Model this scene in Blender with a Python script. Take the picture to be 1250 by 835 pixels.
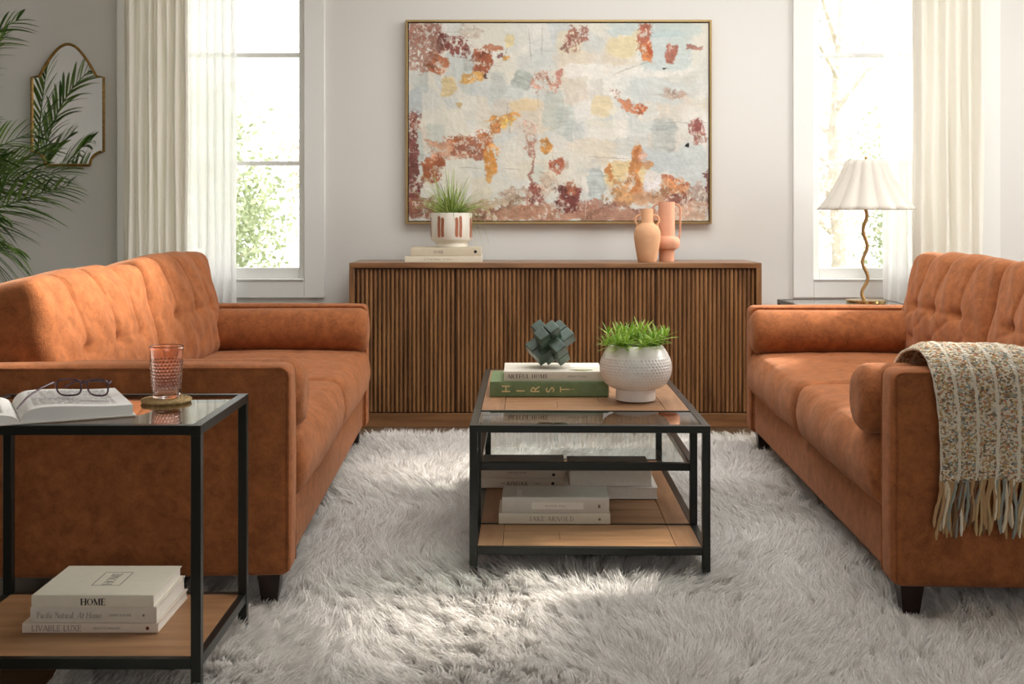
import bpy, bmesh, math, random
import numpy as np
from mathutils import Vector, Matrix, Euler

for _o in list(bpy.data.objects):
    bpy.data.objects.remove(_o)
S = bpy.context.scene
COL = S.collection
R = math.radians
random.seed(7)
rng = np.random.default_rng(11)


def lin(c):
    return tuple(((v / 255) / 12.92 if v / 255 <= .04045 else ((v / 255 + .055) / 1.055) ** 2.4) for v in c)


# ------------------------------------------------------------------ camera, sky, sun, lamps, exposure
cd = bpy.data.cameras.new('camera')
cam = bpy.data.objects.new('camera', cd)
COL.objects.link(cam)
cam.location = (0, 0, 1.03)
cam.rotation_euler = (R(90), 0, 0)
cd.sensor_width = 36
cd.lens = 36 * 1400 / 1250
cd.shift_y = (265 - 417.5) / 1250
cd.clip_start = .05
cd.dof.use_dof = True
cd.dof.focus_distance = 3.6
cd.dof.aperture_fstop = 7.0
S.camera = cam

W = bpy.data.worlds.new('overcast_sky')
S.world = W
W.use_nodes = True
bg = W.node_tree.nodes['Background']
bg.inputs[0].default_value = (1.0, .99, .975, 1)
bg.inputs[1].default_value = 3.2

S.view_settings.view_transform = 'Standard'
S.view_settings.look = 'None'
S.view_settings.gamma = 1
S.view_settings.use_curve_mapping = False
S.view_settings.exposure = -0.35

sd = bpy.data.lights.new('sun', 'SUN')
sun = bpy.data.objects.new('sun', sd)
COL.objects.link(sun)
sd.energy = 12
sd.angle = R(5)
sd.color = (1, .93, .84)
SUN_EL = 32
dv = Vector((-2.0, -.62, 0)).normalized() * math.cos(R(SUN_EL)) + Vector((0, 0, -math.sin(R(SUN_EL))))
sun.rotation_euler = dv.to_track_quat('-Z', 'Y').to_euler()
sun.location = (8, 7, 5)


def area(name, loc, target, sx, sy, power, color=(1, 1, 1)):
    d = bpy.data.lights.new(name, 'AREA')
    d.shape = 'RECTANGLE'
    d.size = sx
    d.size_y = sy
    d.energy = power
    d.color = color
    o = bpy.data.objects.new(name, d)
    COL.objects.link(o)
    o.location = loc
    o.rotation_euler = (Vector(target) - Vector(loc)).to_track_quat('-Z', 'Y').to_euler()
    return o


# daylight arriving through the tall window of the right wall, plus two added fill lamps
area('daylight_right_window', (3.62, 4.1, 1.65), (0, 4.0, .6), 1.8, 1.9, 120, (1, .98, .955))
area('overhead_fill', (0.8, 4.1, 2.86), (0.5, 4.2, 0), 2.4, 2.0, 44, (1, .99, .975))  # added soft fill from above, no skylight known in this room
area('rear_fill', (0.4, -2.3, 1.7), (0, 4, 1.2), 3.0, 1.5, 4, (1, .99, .975))  # added weak fill lamp behind the camera


# ------------------------------------------------------------------ materials
class NT:
    def __init__(s, name):
        s.m = bpy.data.materials.new(name)
        s.m.use_nodes = True
        s.t = s.m.node_tree
        s.b = s.t.nodes['Principled BSDF']
        s.out = s.t.nodes['Material Output']

    def n(s, typ, **kw):
        nd = s.t.nodes.new(typ)
        for k, v in kw.items():
            setattr(nd, k, v)
        return nd

    def l(s, a, b):
        s.t.links.new(a, b)


def simple(name, rgb, rough=.5, metal=0, noise=0, nscale=20, bump=0, bscale=200, sheen=0, spec=None, coat=0):
    q = NT(name)
    c = lin(rgb)
    q.b.inputs['Base Color'].default_value = (*c, 1)
    q.b.inputs['Roughness'].default_value = rough
    q.b.inputs['Metallic'].default_value = metal
    if sheen:
        q.b.inputs['Sheen Weight'].default_value = sheen
        q.b.inputs['Sheen Roughness'].default_value = .4
    if coat:
        q.b.inputs['Coat Weight'].default_value = coat
        q.b.inputs['Coat Roughness'].default_value = .1
    if spec is not None:
        q.b.inputs['Specular IOR Level'].default_value = spec
    tc = q.n('ShaderNodeTexCoord')
    if noise:
        nz = q.n('ShaderNodeTexNoise')
        nz.inputs['Scale'].default_value = nscale
        nz.inputs['Detail'].default_value = 5
        q.l(tc.outputs['Object'], nz.inputs['Vector'])
        cr = q.n('ShaderNodeValToRGB')
        cr.color_ramp.elements[0].position = .3
        cr.color_ramp.elements[1].position = .7
        cr.color_ramp.elements[0].color = (*[v * (1 - noise) for v in c], 1)
        cr.color_ramp.elements[1].color = (*[min(1, v * (1 + noise)) for v in c], 1)
        q.l(nz.outputs['Fac'], cr.inputs['Fac'])
        q.l(cr.outputs['Color'], q.b.inputs['Base Color'])
    if bump:
        nz = q.n('ShaderNodeTexNoise')
        nz.inputs['Scale'].default_value = bscale
        nz.inputs['Detail'].default_value = 3
        q.l(tc.outputs['Object'], nz.inputs['Vector'])
        bp = q.n('ShaderNodeBump')
        bp.inputs['Strength'].default_value = bump
        bp.inputs['Distance'].default_value = .002
        q.l(nz.outputs['Fac'], bp.inputs['Height'])
        q.l(bp.outputs['Normal'], q.b.inputs['Normal'])
    return q.m


def wood(name, c1, c2, stretch=(1, 12, 12), rough=.45, scale=3.0, bump=.15):
    q = NT(name)
    tc = q.n('ShaderNodeTexCoord')
    mp = q.n('ShaderNodeMapping')
    mp.inputs['Scale'].default_value = stretch
    q.l(tc.outputs['Object'], mp.inputs['Vector'])
    n1 = q.n('ShaderNodeTexNoise')
    n1.inputs['Scale'].default_value = scale
    n1.inputs['Detail'].default_value = 8
    n1.inputs['Distortion'].default_value = .6
    q.l(mp.outputs['Vector'], n1.inputs['Vector'])
    cr = q.n('ShaderNodeValToRGB')
    cr.color_ramp.elements[0].position = .32
    cr.color_ramp.elements[1].position = .68
    cr.color_ramp.elements[0].color = (*lin(c1), 1)
    cr.color_ramp.elements[1].color = (*lin(c2), 1)
    q.l(n1.outputs['Fac'], cr.inputs['Fac'])
    q.l(cr.outputs['Color'], q.b.inputs['Base Color'])
    q.b.inputs['Roughness'].default_value = rough
    bp = q.n('ShaderNodeBump')
    bp.inputs['Strength'].default_value = bump
    bp.inputs['Distance'].default_value = .002
    q.l(n1.outputs['Fac'], bp.inputs['Height'])
    q.l(bp.outputs['Normal'], q.b.inputs['Normal'])
    return q.m


def thin_glass(name, tint=(1, 1, 1), refl=1.0, ior=1.5):
    q = NT(name)
    tr = q.n('ShaderNodeBsdfTransparent')
    tr.inputs[0].default_value = (*tint, 1)
    gl = q.n('ShaderNodeBsdfGlossy')
    gl.inputs['Roughness'].default_value = .01
    gl.inputs[0].default_value = (refl, refl, refl, 1)
    fr = q.n('ShaderNodeFresnel')
    fr.inputs[0].default_value = ior
    mx = q.n('ShaderNodeMixShader')
    ge = q.n('ShaderNodeNewGeometry')
    inv = q.n('ShaderNodeMath', operation='SUBTRACT')
    inv.inputs[0].default_value = 1
    q.l(ge.outputs['Backfacing'], inv.inputs[1])
    mu = q.n('ShaderNodeMath', operation='MULTIPLY')
    q.l(fr.outputs[0], mu.inputs[0])
    q.l(inv.outputs[0], mu.inputs[1])
    q.l(mu.outputs[0], mx.inputs[0])
    q.l(tr.outputs[0], mx.inputs[1])
    q.l(gl.outputs[0], mx.inputs[2])
    q.l(mx.outputs[0], q.out.inputs['Surface'])
    return q.m


def cloth(name, rgb, transl=.4, transp=0.0):
    q = NT(name)
    c = lin(rgb)
    df = q.n('ShaderNodeBsdfDiffuse')
    df.inputs[0].default_value = (*c, 1)
    tl = q.n('ShaderNodeBsdfTranslucent')
    tl.inputs[0].default_value = (*c, 1)
    tc = q.n('ShaderNodeTexCoord')
    nz = q.n('ShaderNodeTexNoise')
    mp = q.n('ShaderNodeMapping')
    mp.inputs['Scale'].default_value = (400, 400, 40)
    q.l(tc.outputs['Object'], mp.inputs[0])
    q.l(mp.outputs[0], nz.inputs['Vector'])
    nz.inputs['Scale'].default_value = 1
    bp = q.n('ShaderNodeBump')
    bp.inputs['Strength'].default_value = .2
    bp.inputs['Distance'].default_value = .001
    q.l(nz.outputs['Fac'], bp.inputs['Height'])
    q.l(bp.outputs[0], df.inputs['Normal'])
    mx = q.n('ShaderNodeMixShader')
    mx.inputs[0].default_value = transl
    q.l(df.outputs[0], mx.inputs[1])
    q.l(tl.outputs[0], mx.inputs[2])
    last = mx
    if transp:
        tp = q.n('ShaderNodeBsdfTransparent')
        m2 = q.n('ShaderNodeMixShader')
        m2.inputs[0].default_value = transp
        q.l(mx.outputs[0], m2.inputs[1])
        q.l(tp.outputs[0], m2.inputs[2])
        last = m2
    q.l(last.outputs[0], q.out.inputs['Surface'])
    return q.m


def leafmat(name, c1, c2, rough=.45, tl=.25):
    q = NT(name)
    g = q.n('ShaderNodeNewGeometry')
    cr = q.n('ShaderNodeValToRGB')
    cr.color_ramp.elements[0].color = (*lin(c1), 1)
    cr.color_ramp.elements[1].color = (*lin(c2), 1)
    q.l(g.outputs['Random Per Island'], cr.inputs[0])
    q.l(cr.outputs[0], q.b.inputs['Base Color'])
    q.b.inputs['Roughness'].default_value = rough
    t = q.n('ShaderNodeBsdfTranslucent')
    q.l(cr.outputs[0], t.inputs[0])
    mx = q.n('ShaderNodeMixShader')
    mx.inputs[0].default_value = tl
    q.l(q.b.outputs[0], mx.inputs[1])
    q.l(t.outputs[0], mx.inputs[2])
    q.l(mx.outputs[0], q.out.inputs['Surface'])
    return q.m


def fabric(name, rgb):
    q = NT(name)
    c = lin(rgb)
    tc = q.n('ShaderNodeTexCoord')
    a = q.n('ShaderNodeTexNoise')
    a.inputs['Scale'].default_value = 26
    a.inputs['Detail'].default_value = 9
    a.inputs['Roughness'].default_value = .72
    a.inputs['Distortion'].default_value = .4
    q.l(tc.outputs['Object'], a.inputs['Vector'])
    cr = q.n('ShaderNodeValToRGB')
    cr.color_ramp.elements[0].position = .36
    cr.color_ramp.elements[1].position = .66
    cr.color_ramp.elements[0].color = (*[v * .74 for v in c], 1)
    cr.color_ramp.elements[1].color = (*[min(1, v * 1.3) for v in c], 1)
    q.l(a.outputs['Fac'], cr.inputs['Fac'])
    f = q.n('ShaderNodeTexNoise')
    f.inputs['Scale'].default_value = 260
    f.inputs['Detail'].default_value = 2
    q.l(tc.outputs['Object'], f.inputs['Vector'])
    mx = q.n('ShaderNodeMix', data_type='RGBA', blend_type='MULTIPLY')
    mx.inputs[0].default_value = .35
    q.l(cr.outputs[0], mx.inputs[6])
    q.l(f.outputs['Fac'], mx.inputs[7])
    br = q.n('ShaderNodeBrightContrast')
    br.inputs['Bright'].default_value = .0
    q.l(mx.outputs[2], br.inputs[0])
    q.l(br.outputs[0], q.b.inputs['Base Color'])
    q.b.inputs['Roughness'].default_value = .88
    q.b.inputs['Specular IOR Level'].default_value = .2
    q.b.inputs['Sheen Weight'].default_value = .25
    q.b.inputs['Sheen Roughness'].default_value = .45
    q.b.inputs['Sheen Tint'].default_value = (1, .62, .42, 1)
    ad = q.n('ShaderNodeMath', operation='MULTIPLY_ADD')
    ad.inputs[1].default_value = .5
    q.l(a.outputs['Fac'], ad.inputs[0])
    q.l(f.outputs['Fac'], ad.inputs[2])
    bp = q.n('ShaderNodeBump')
    bp.inputs['Strength'].default_value = .35
    bp.inputs['Distance'].default_value = .003
    q.l(ad.outputs[0], bp.inputs['Height'])
    q.l(bp.outputs[0], q.b.inputs['Normal'])
    return q.m


M = {}
M['wall'] = simple('wall_paint', (221, 220, 215), .85, bump=.05, bscale=120)
M['white_trim'] = simple('trim_paint', (234, 235, 231), .5)
M['ceiling'] = simple('ceiling_paint', (240, 238, 234), .9)
M['sofa'] = fabric('rust_chenille', (168, 102, 60))
M['dark_leg'] = simple('dark_walnut_leg', (42, 26, 20), .35, noise=.3, nscale=30)
M['black_metal'] = simple('black_metal', (44, 46, 43), .32, metal=.55, bump=.03)
M['walnut'] = wood('walnut_slats', (102, 68, 38), (154, 110, 68), (12, 12, 1.2), .42, 2.2)
M['walnut_top'] = wood('walnut_top', (112, 76, 46), (150, 108, 70), (1.2, 12, 12), .32, 2.5)
M['walnut_dark'] = simple('walnut_dark_backing', (66, 36, 18), .6)  # plain dark brown behind the doors and under the boards
M['oak'] = wood('oak_boards', (142, 102, 68), (170, 128, 90), (2, 14, 14), .45, 2.0)
M['oak2'] = wood('oak_cross_boards', (138, 98, 66), (166, 124, 88), (14, 2, 14), .45, 2.0)
M['gold'] = simple('brushed_gold', (168, 142, 96), .35, metal=.75, bump=.1, bscale=150)
M['brass'] = simple('polished_brass', (202, 170, 112), .18, metal=1)
M['brass_m'] = simple('matte_brass', (178, 144, 96), .4, metal=.7)
M['mirror'] = simple('mirror_silver', (240, 243, 243), .015, metal=1)
M['glass'] = thin_glass('clear_glass', (.93, .97, .95))
M['table_glass'] = thin_glass('table_glass', (.84, .90, .88), 1, 1.65)
M['shelf_glass'] = thin_glass('shelf_glass', (.93, .97, .96), 1, 1.35)
M['win_glass'] = thin_glass('window_glass', (1, 1, 1), .6)
M['linen'] = cloth('linen_curtain_cloth', (245, 242, 234), .35)
M['sheer'] = cloth('sheer_curtain_cloth', (252, 252, 251), .6, .3)
M['shade'] = cloth('lampshade_cloth', (240, 236, 228), .4)
M['white_ceramic'] = simple('white_glazed_ceramic', (242, 239, 232), .25, coat=.3, noise=.03, nscale=40)
M['cream_ceramic'] = simple('cream_ceramic', (232, 226, 212), .35)
M['brown_paint'] = simple('brown_brush_paint', (166, 102, 70), .5)
M['terra'] = simple('terracotta_matte', (214, 164, 124), .8, noise=.04, nscale=30, bump=.1, bscale=300)
M['terra2'] = simple('pink_terracotta_matte', (206, 150, 120), .8, noise=.04, nscale=30, bump=.1, bscale=300)
M['soil'] = simple('dark_soil', (44, 34, 26), .95, bump=.6, bscale=150)
M['palm'] = leafmat('palm_leaf', (50, 84, 30), (126, 158, 72))
M['grass'] = leafmat('grass_leaf', (122, 150, 64), (196, 214, 130))
M['succ'] = leafmat('bright_leaf', (104, 150, 34), (186, 212, 92), .4, .3)
M['palm_stem'] = simple('palm_stem', (96, 116, 52), .5)
M['stone'] = simple('green_marble', (74, 92, 80), .3, noise=.45, nscale=22)
M['paper'] = simple('paper_edges', (236, 231, 220), .85, noise=.05, nscale=200)
M['page'] = simple('page_paper', (236, 235, 230), .8)
M['ink'] = simple('black_ink', (38, 35, 32), .7)
M['ink_grey'] = simple('grey_ink', (128, 120, 110), .7)
M['ink_gold'] = simple('pale_gold_foil', (222, 206, 150), .5)
M['seagrass'] = simple('woven_seagrass', (176, 148, 100), .9, noise=.35, nscale=120, bump=.6, bscale=400)
M['purple'] = simple('plum_acetate', (78, 46, 58), .2, noise=.3, nscale=60)
M['plum_red'] = simple('dark_red_dot', (120, 40, 30), .6)


def floor_mat():
    q = NT('dark_wood_floor')
    tc = q.n('ShaderNodeTexCoord')
    br = q.n('ShaderNodeTexBrick')
    br.inputs['Scale'].default_value = 1
    br.inputs['Brick Width'].default_value = 1.4
    br.inputs['Row Height'].default_value = .13
    br.inputs['Mortar Size'].default_value = .003
    br.inputs['Color1'].default_value = (*lin((104, 84, 62)), 1)
    br.inputs['Color2'].default_value = (*lin((88, 70, 52)), 1)
    br.inputs['Mortar'].default_value = (*lin((40, 32, 24)), 1)
    q.l(tc.outputs['Object'], br.inputs['Vector'])
    nz = q.n('ShaderNodeTexNoise')
    mp = q.n('ShaderNodeMapping')
    mp.inputs['Scale'].default_value = (1.5, 16, 1)
    q.l(tc.outputs['Object'], mp.inputs[0])
    q.l(mp.outputs[0], nz.inputs['Vector'])
    nz.inputs['Scale'].default_value = 3
    nz.inputs['Detail'].default_value = 7
    mx = q.n('ShaderNodeMix', data_type='RGBA', blend_type='OVERLAY')
    mx.inputs[0].default_value = .6
    q.l(br.outputs[0], mx.inputs[6])
    q.l(nz.outputs['Fac'], mx.inputs[7])
    q.l(mx.outputs[2], q.b.inputs['Base Color'])
    q.b.inputs['Roughness'].default_value = .28
    return q.m


M['floor'] = floor_mat()


def fur_mat():
    q = NT('rug_fur')
    g = q.n('ShaderNodeNewGeometry')
    cr = q.n('ShaderNodeValToRGB')
    cr.color_ramp.elements[0].color = (*lin((221, 217, 211)), 1)
    cr.color_ramp.elements[1].color = (*lin((250, 248, 245)), 1)
    q.l(g.outputs['Random Per Island'], cr.inputs[0])
    q.l(cr.outputs[0], q.b.inputs['Base Color'])
    q.b.inputs['Roughness'].default_value = .6
    q.b.inputs['Specular IOR Level'].default_value = .3
    t = q.n('ShaderNodeBsdfTranslucent')
    q.l(cr.outputs[0], t.inputs[0])
    mx = q.n('ShaderNodeMixShader')
    mx.inputs[0].default_value = .4
    q.l(q.b.outputs[0], mx.inputs[1])
    q.l(t.outputs[0], mx.inputs[2])
    q.l(mx.outputs[0], q.out.inputs['Surface'])
    return q.m


M['fur'] = fur_mat()
M['rug_backing'] = simple('rug_backing', (214, 212, 208), .95)


def throw_mat():
    q = NT('knit_throw')
    uv = q.n('ShaderNodeUVMap')
    sp = q.n('ShaderNodeSeparateXYZ')
    q.l(uv.outputs[0], sp.inputs[0])
    # wobble
    nz = q.n('ShaderNodeTexNoise')
    nz.inputs['Scale'].default_value = 60
    q.l(uv.outputs[0], nz.inputs['Vector'])
    wob = q.n('ShaderNodeMath', operation='MULTIPLY_ADD')
    wob.inputs[1].default_value = .012
    q.l(nz.outputs['Fac'], wob.inputs[0])
    q.l(sp.outputs[0], wob.inputs[2])
    dv_ = q.n('ShaderNodeMath', operation='DIVIDE')
    dv_.inputs[1].default_value = .05
    q.l(wob.outputs[0], dv_.inputs[0])
    fr = q.n('ShaderNodeMath', operation='FRACT')
    q.l(dv_.outputs[0], fr.inputs[0])
    stripe = q.n('ShaderNodeMath', operation='LESS_THAN')
    stripe.inputs[1].default_value = .17
    q.l(fr.outputs[0], stripe.inputs[0])
    mp = q.n('ShaderNodeMapping')
    mp.inputs['Scale'].default_value = (180, 235, 1)
    q.l(uv.outputs[0], mp.inputs[0])
    vo = q.n('ShaderNodeTexVoronoi')
    vo.inputs['Scale'].default_value = 1
    vo.inputs['Randomness'].default_value = .85
    q.l(mp.outputs[0], vo.inputs['Vector'])
    se = q.n('ShaderNodeSeparateColor')
    q.l(vo.outputs['Color'], se.inputs[0])
    cr = q.n('ShaderNodeValToRGB')
    cr.color_ramp.interpolation = 'CONSTANT'
    el = cr.color_ramp.elements
    cols = [(0, (236, 224, 200)), (.30, (198, 164, 110)), (.46, (160, 168, 160)), (.58, (146, 112, 80)),
            (.66, (206, 146, 110)), (.76, (222, 206, 176)), (.92, (122, 118, 104))]
    el[0].position = 0
    el[0].color = (*lin(cols[0][1]), 1)
    el[1].position = cols[1][0]
    el[1].color = (*lin(cols[1][1]), 1)
    for p_, c_ in cols[2:]:
        e = el.new(p_)
        e.color = (*lin(c_), 1)
    q.l(se.outputs[0], cr.inputs[0])
    mx = q.n('ShaderNodeMix', data_type='RGBA')
    q.l(stripe.outputs[0], mx.inputs[0])
    q.l(cr.outputs[0], mx.inputs[6])
    mx.inputs[7].default_value = (*lin((240, 230, 210)), 1)
    q.l(mx.outputs[2], q.b.inputs['Base Color'])
    q.b.inputs['Roughness'].default_value = .95
    bp = q.n('ShaderNodeBump')
    bp.inputs['Strength'].default_value = 1
    bp.inputs['Distance'].default_value = .006
    bp.invert = True
    q.l(vo.outputs['Distance'], bp.inputs['Height'])
    q.l(bp.outputs[0], q.b.inputs['Normal'])
    return q.m


M['throw'] = throw_mat()
YARN = [simple('yarn_' + n_, c_, .95, bump=.6, bscale=300) for n_, c_ in
        (('cream', (236, 226, 204)), ('tan', (182, 146, 104)), ('blue_grey', (148, 152, 142)), ('brown', (124, 92, 64)),
         ('ochre', (192, 162, 116)), ('oat', (222, 206, 176)))]


# ------------------------------------------------------------------ mesh helpers
def tag(o, label=None, cat=None, group=None, kind=None):
    for k, v in (('label', label), ('category', cat), ('group', group), ('kind', kind)):
        if v:
            o[k] = v
    return o


def thing(name, label, cat, loc=(0, 0, 0), rz=0, group=None):
    o = bpy.data.objects.new(name, None)
    COL.objects.link(o)
    o.empty_display_size = .05
    o.location = loc
    o.rotation_euler = (0, 0, rz)
    return tag(o, label, cat, group)


class MB:
    def __init__(s):
        s.v = []
        s.f = []

    def add(s, vs, fs):
        n = len(s.v)
        s.v += [tuple(v) for v in vs]
        s.f += [tuple(i + n for i in f) for f in fs]
        return s

    def box(s, x0, x1, y0, y1, z0, z1, mat=None):
        vs = [Vector((x, y, z)) for x in (x0, x1) for y in (y0, y1) for z in (z0, z1)]
        if mat:
            vs = [mat @ v for v in vs]
        return s.add(vs, [(0, 1, 3, 2), (4, 6, 7, 5), (0, 4, 5, 1), (2, 3, 7, 6), (0, 2, 6, 4), (1, 5, 7, 3)])

    def tube(s, pts, r, n=8, closed=False):
        pts = [Vector(p) for p in pts]
        m = len(pts)
        rs = r if hasattr(r, '__len__') else [r] * m
        vs, up = [], None
        for i, p in enumerate(pts):
            if closed:
                d = pts[(i + 1) % m] - pts[i - 1]
            else:
                d = pts[min(i + 1, m - 1)] - pts[max(i - 1, 0)]
            d.normalize()
            if up is None:
                up = Vector((0, 0, 1)) if abs(d.z) < .9 else Vector((1, 0, 0))
            a = d.cross(up)
            if a.length < 1e-6:
                a = d.orthogonal()
            a.normalize()
            b = a.cross(d).normalized()
            up = b
            for k in range(n):
                t = 2 * math.pi * k / n
                vs.append(p + (a * math.cos(t) + b * math.sin(t)) * rs[i])
        fs = []
        for i in range(m if closed else m - 1):
            j = (i + 1) % m
            for k in range(n):
                k2 = (k + 1) % n
                fs.append((i * n + k, i * n + k2, j * n + k2, j * n + k))
        if not closed:
            fs.append(tuple(range(n))[::-1])
            fs.append(tuple((m - 1) * n + k for k in range(n)))
        return s.add(vs, fs)

    def lathe(s, prof, n=48, c=(0, 0, 0), rfn=None, cap=True):
        vs, fs = [], []
        for i, (r, z) in enumerate(prof):
            for k in range(n):
                t = 2 * math.pi * k / n
                rr = rfn(r, z, t) if rfn else r
                vs.append((c[0] + rr * math.cos(t), c[1] + rr * math.sin(t), c[2] + z))
        m = len(prof)
        for i in range(m - 1):
            for k in range(n):
                k2 = (k + 1) % n
                fs.append((i * n + k, i * n + k2, (i + 1) * n + k2, (i + 1) * n + k))
        if cap:
            fs.append(tuple(range(n))[::-1])
            fs.append(tuple((m - 1) * n + k for k in range(n)))
        return s.add(vs, fs)

    def prism(s, poly, z0, z1):
        """poly in xy, extruded z"""
        n = len(poly)
        vs = [(x, y, z0) for x, y in poly] + [(x, y, z1) for x, y in poly]
        fs = [tuple(range(n))[::-1], tuple(range(n, 2 * n))] + [(i, (i + 1) % n, n + (i + 1) % n, n + i) for i in range(n)]
        return s.add(vs, fs)

    def build(s, name, mat, parent=None, bevel=0, smooth=True, angle=35, mx=None, segs=2):
        me = bpy.data.meshes.new(name)
        vs = s.v
        if mx is not None:
            vs = [tuple(mx @ Vector(v)) for v in vs]
        me.from_pydata(vs, [], s.f)
        me.update()
        bm = bmesh.new()
        bm.from_mesh(me)
        bmesh.ops.recalc_face_normals(bm, faces=bm.faces)
        bm.to_mesh(me)
        bm.free()
        me.materials.append(mat)
        if smooth:
            me.polygons.foreach_set('use_smooth', [True] * len(me.polygons))
            me.set_sharp_from_angle(angle=R(angle))
        o = bpy.data.objects.new(name, me)
        COL.objects.link(o)
        o.parent = parent
        if bevel:
            b = o.modifiers.new('bevel', 'BEVEL')
            b.width = bevel
            b.segments = segs
            b.limit_method = 'ANGLE'
            b.angle_limit = R(40)
            b.harden_normals = False
        return o


def struct(name, mb, mat, bevel=0, smooth=True):
    o = mb.build(name, mat, None, bevel, smooth)
    o['kind'] = 'structure'
    return o


def np_mesh(name, co, faces, mat, parent=None, smooth=True):
    """co (N,3), faces (F,4) arrays"""
    me = bpy.data.meshes.new(name)
    me.vertices.add(len(co))
    me.vertices.foreach_set('co', np.ascontiguousarray(co, dtype=np.float32).ravel())
    k = faces.shape[1]
    me.loops.add(faces.size)
    me.loops.foreach_set('vertex_index', np.ascontiguousarray(faces, dtype=np.int32).ravel())
    me.polygons.add(len(faces))
    me.polygons.foreach_set('loop_start', np.arange(0, faces.size, k, dtype=np.int32))
    me.polygons.foreach_set('loop_total', np.full(len(faces), k, dtype=np.int32))
    if smooth:
        me.polygons.foreach_set('use_smooth', np.ones(len(faces), dtype=bool))
    me.update(calc_edges=True)
    me.materials.append(mat)
    o = bpy.data.objects.new(name, me)
    COL.objects.link(o)
    o.parent = parent
    return o


NOISE_T = np.random.default_rng(99).random((256, 256))


def vnoise(x, y, seed=0):
    """smooth value noise on arrays"""
    T = NOISE_T
    x = x + seed * 17.37 % 199
    y = y + seed * 31.73 % 211
    xi = np.floor(x).astype(int)
    yi = np.floor(y).astype(int)
    fx = x - xi
    fy = y - yi
    fx = fx * fx * (3 - 2 * fx)
    fy = fy * fy * (3 - 2 * fy)
    a = T[xi % 256, yi % 256]
    b = T[(xi + 1) % 256, yi % 256]
    c = T[xi % 256, (yi + 1) % 256]
    d = T[(xi + 1) % 256, (yi + 1) % 256]
    return (a * (1 - fx) + b * fx) * (1 - fy) + (c * (1 - fx) + d * fx) * fy


def fbm(x, y, seed=0, oc=4):
    s_, a_, t_ = 0, 1, 0
    for i in range(oc):
        s_ = s_ + a_ * vnoise(x * 2 ** i, y * 2 ** i, seed + i)
        t_ += a_
        a_ *= .5
    return s_ / t_


def soft_box(size, res, r, puff=(0, 0, 0), fn=None):
    """rounded puffed box -> MB; fn(p (N,3), uvw (N,3)) -> p"""
    h = [v / 2 for v in size]
    axes = []
    for a in range(3):
        rr = min(r, h[a] * .95)
        ends = [0, .25 * rr, .6 * rr, rr]
        mid = np.linspace(-h[a] + rr, h[a] - rr, max(res[a], 2))[1:-1]
        axes.append(np.array([-h[a] + e for e in ends] + list(mid) + [h[a] - e for e in ends[::-1]]))
    nx, ny, nz = [len(a) for a in axes]
    idx, vs, fs = {}, [], []

    def vid(i, j, k):
        key = (i, j, k)
        if key not in idx:
            idx[key] = len(vs)
            vs.append((axes[0][i], axes[1][j], axes[2][k]))
        return idx[key]
    for i in range(nx - 1):
        for j in range(ny - 1):
            fs.append((vid(i, j, 0), vid(i, j + 1, 0), vid(i + 1, j + 1, 0), vid(i + 1, j, 0)))
            k = nz - 1
            fs.append((vid(i, j, k), vid(i + 1, j, k), vid(i + 1, j + 1, k), vid(i, j + 1, k)))
    for i in range(nx - 1):
        for k in range(nz - 1):
            fs.append((vid(i, 0, k), vid(i + 1, 0, k), vid(i + 1, 0, k + 1), vid(i, 0, k + 1)))
            j = ny - 1
            fs.append((vid(i, j, k), vid(i, j, k + 1), vid(i + 1, j, k + 1), vid(i + 1, j, k)))
    for j in range(ny - 1):
        for k in range(nz - 1):
            fs.append((vid(0, j, k), vid(0, j, k + 1), vid(0, j + 1, k + 1), vid(0, j + 1, k)))
            i = nx - 1
            fs.append((vid(i, j, k), vid(i, j + 1, k), vid(i, j + 1, k + 1), vid(i, j, k + 1)))
    p = np.array(vs)
    H = np.array(h)
    inner = np.maximum(H - np.minimum(r, H * .95), 0)
    q = np.clip(p, -inner, inner)
    d = p - q
    ln = np.linalg.norm(d, axis=1, keepdims=True)
    rr = np.max(np.abs(d), axis=1, keepdims=True)
    p = np.where(ln > 1e-9, q + d / np.maximum(ln, 1e-9) * rr, p)
    u = p / H
    g = 1 - u ** 2
    p2 = p.copy()
    p2[:, 0] += puff[0] * u[:, 0] * g[:, 1] * g[:, 2]
    p2[:, 1] += puff[1] * u[:, 1] * g[:, 0] * g[:, 2]
    p2[:, 2] += puff[2] * u[:, 2] * g[:, 0] * g[:, 1]
    if fn:
        p2 = fn(p2, u)
    m = MB()
    m.v = [tuple(x) for x in p2]
    m.f = fs
    return m


def blades(specs):
    """specs: list of (points list, widths list, side vector) -> MB of ribbons slightly folded"""
    m = MB()
    for pts, ws, side in specs:
        vs, fs = [], []
        for p, w in zip(pts, ws):
            p = Vector(p)
            vs += [p - side * w, p + Vector((0, 0, -w * .35)), p + side * w]
        for i in range(len(pts) - 1):
            a = i * 3
            fs += [(a, a + 1, a + 4, a + 3), (a + 1, a + 2, a + 5, a + 4)]
        m.add(vs, fs)
    return m


def copy_tree(o, parent=None):
    c = o.copy()
    COL.objects.link(c)
    c.parent = parent
    for ch in list(o.children):
        copy_tree(ch, c)
    return c


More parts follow.
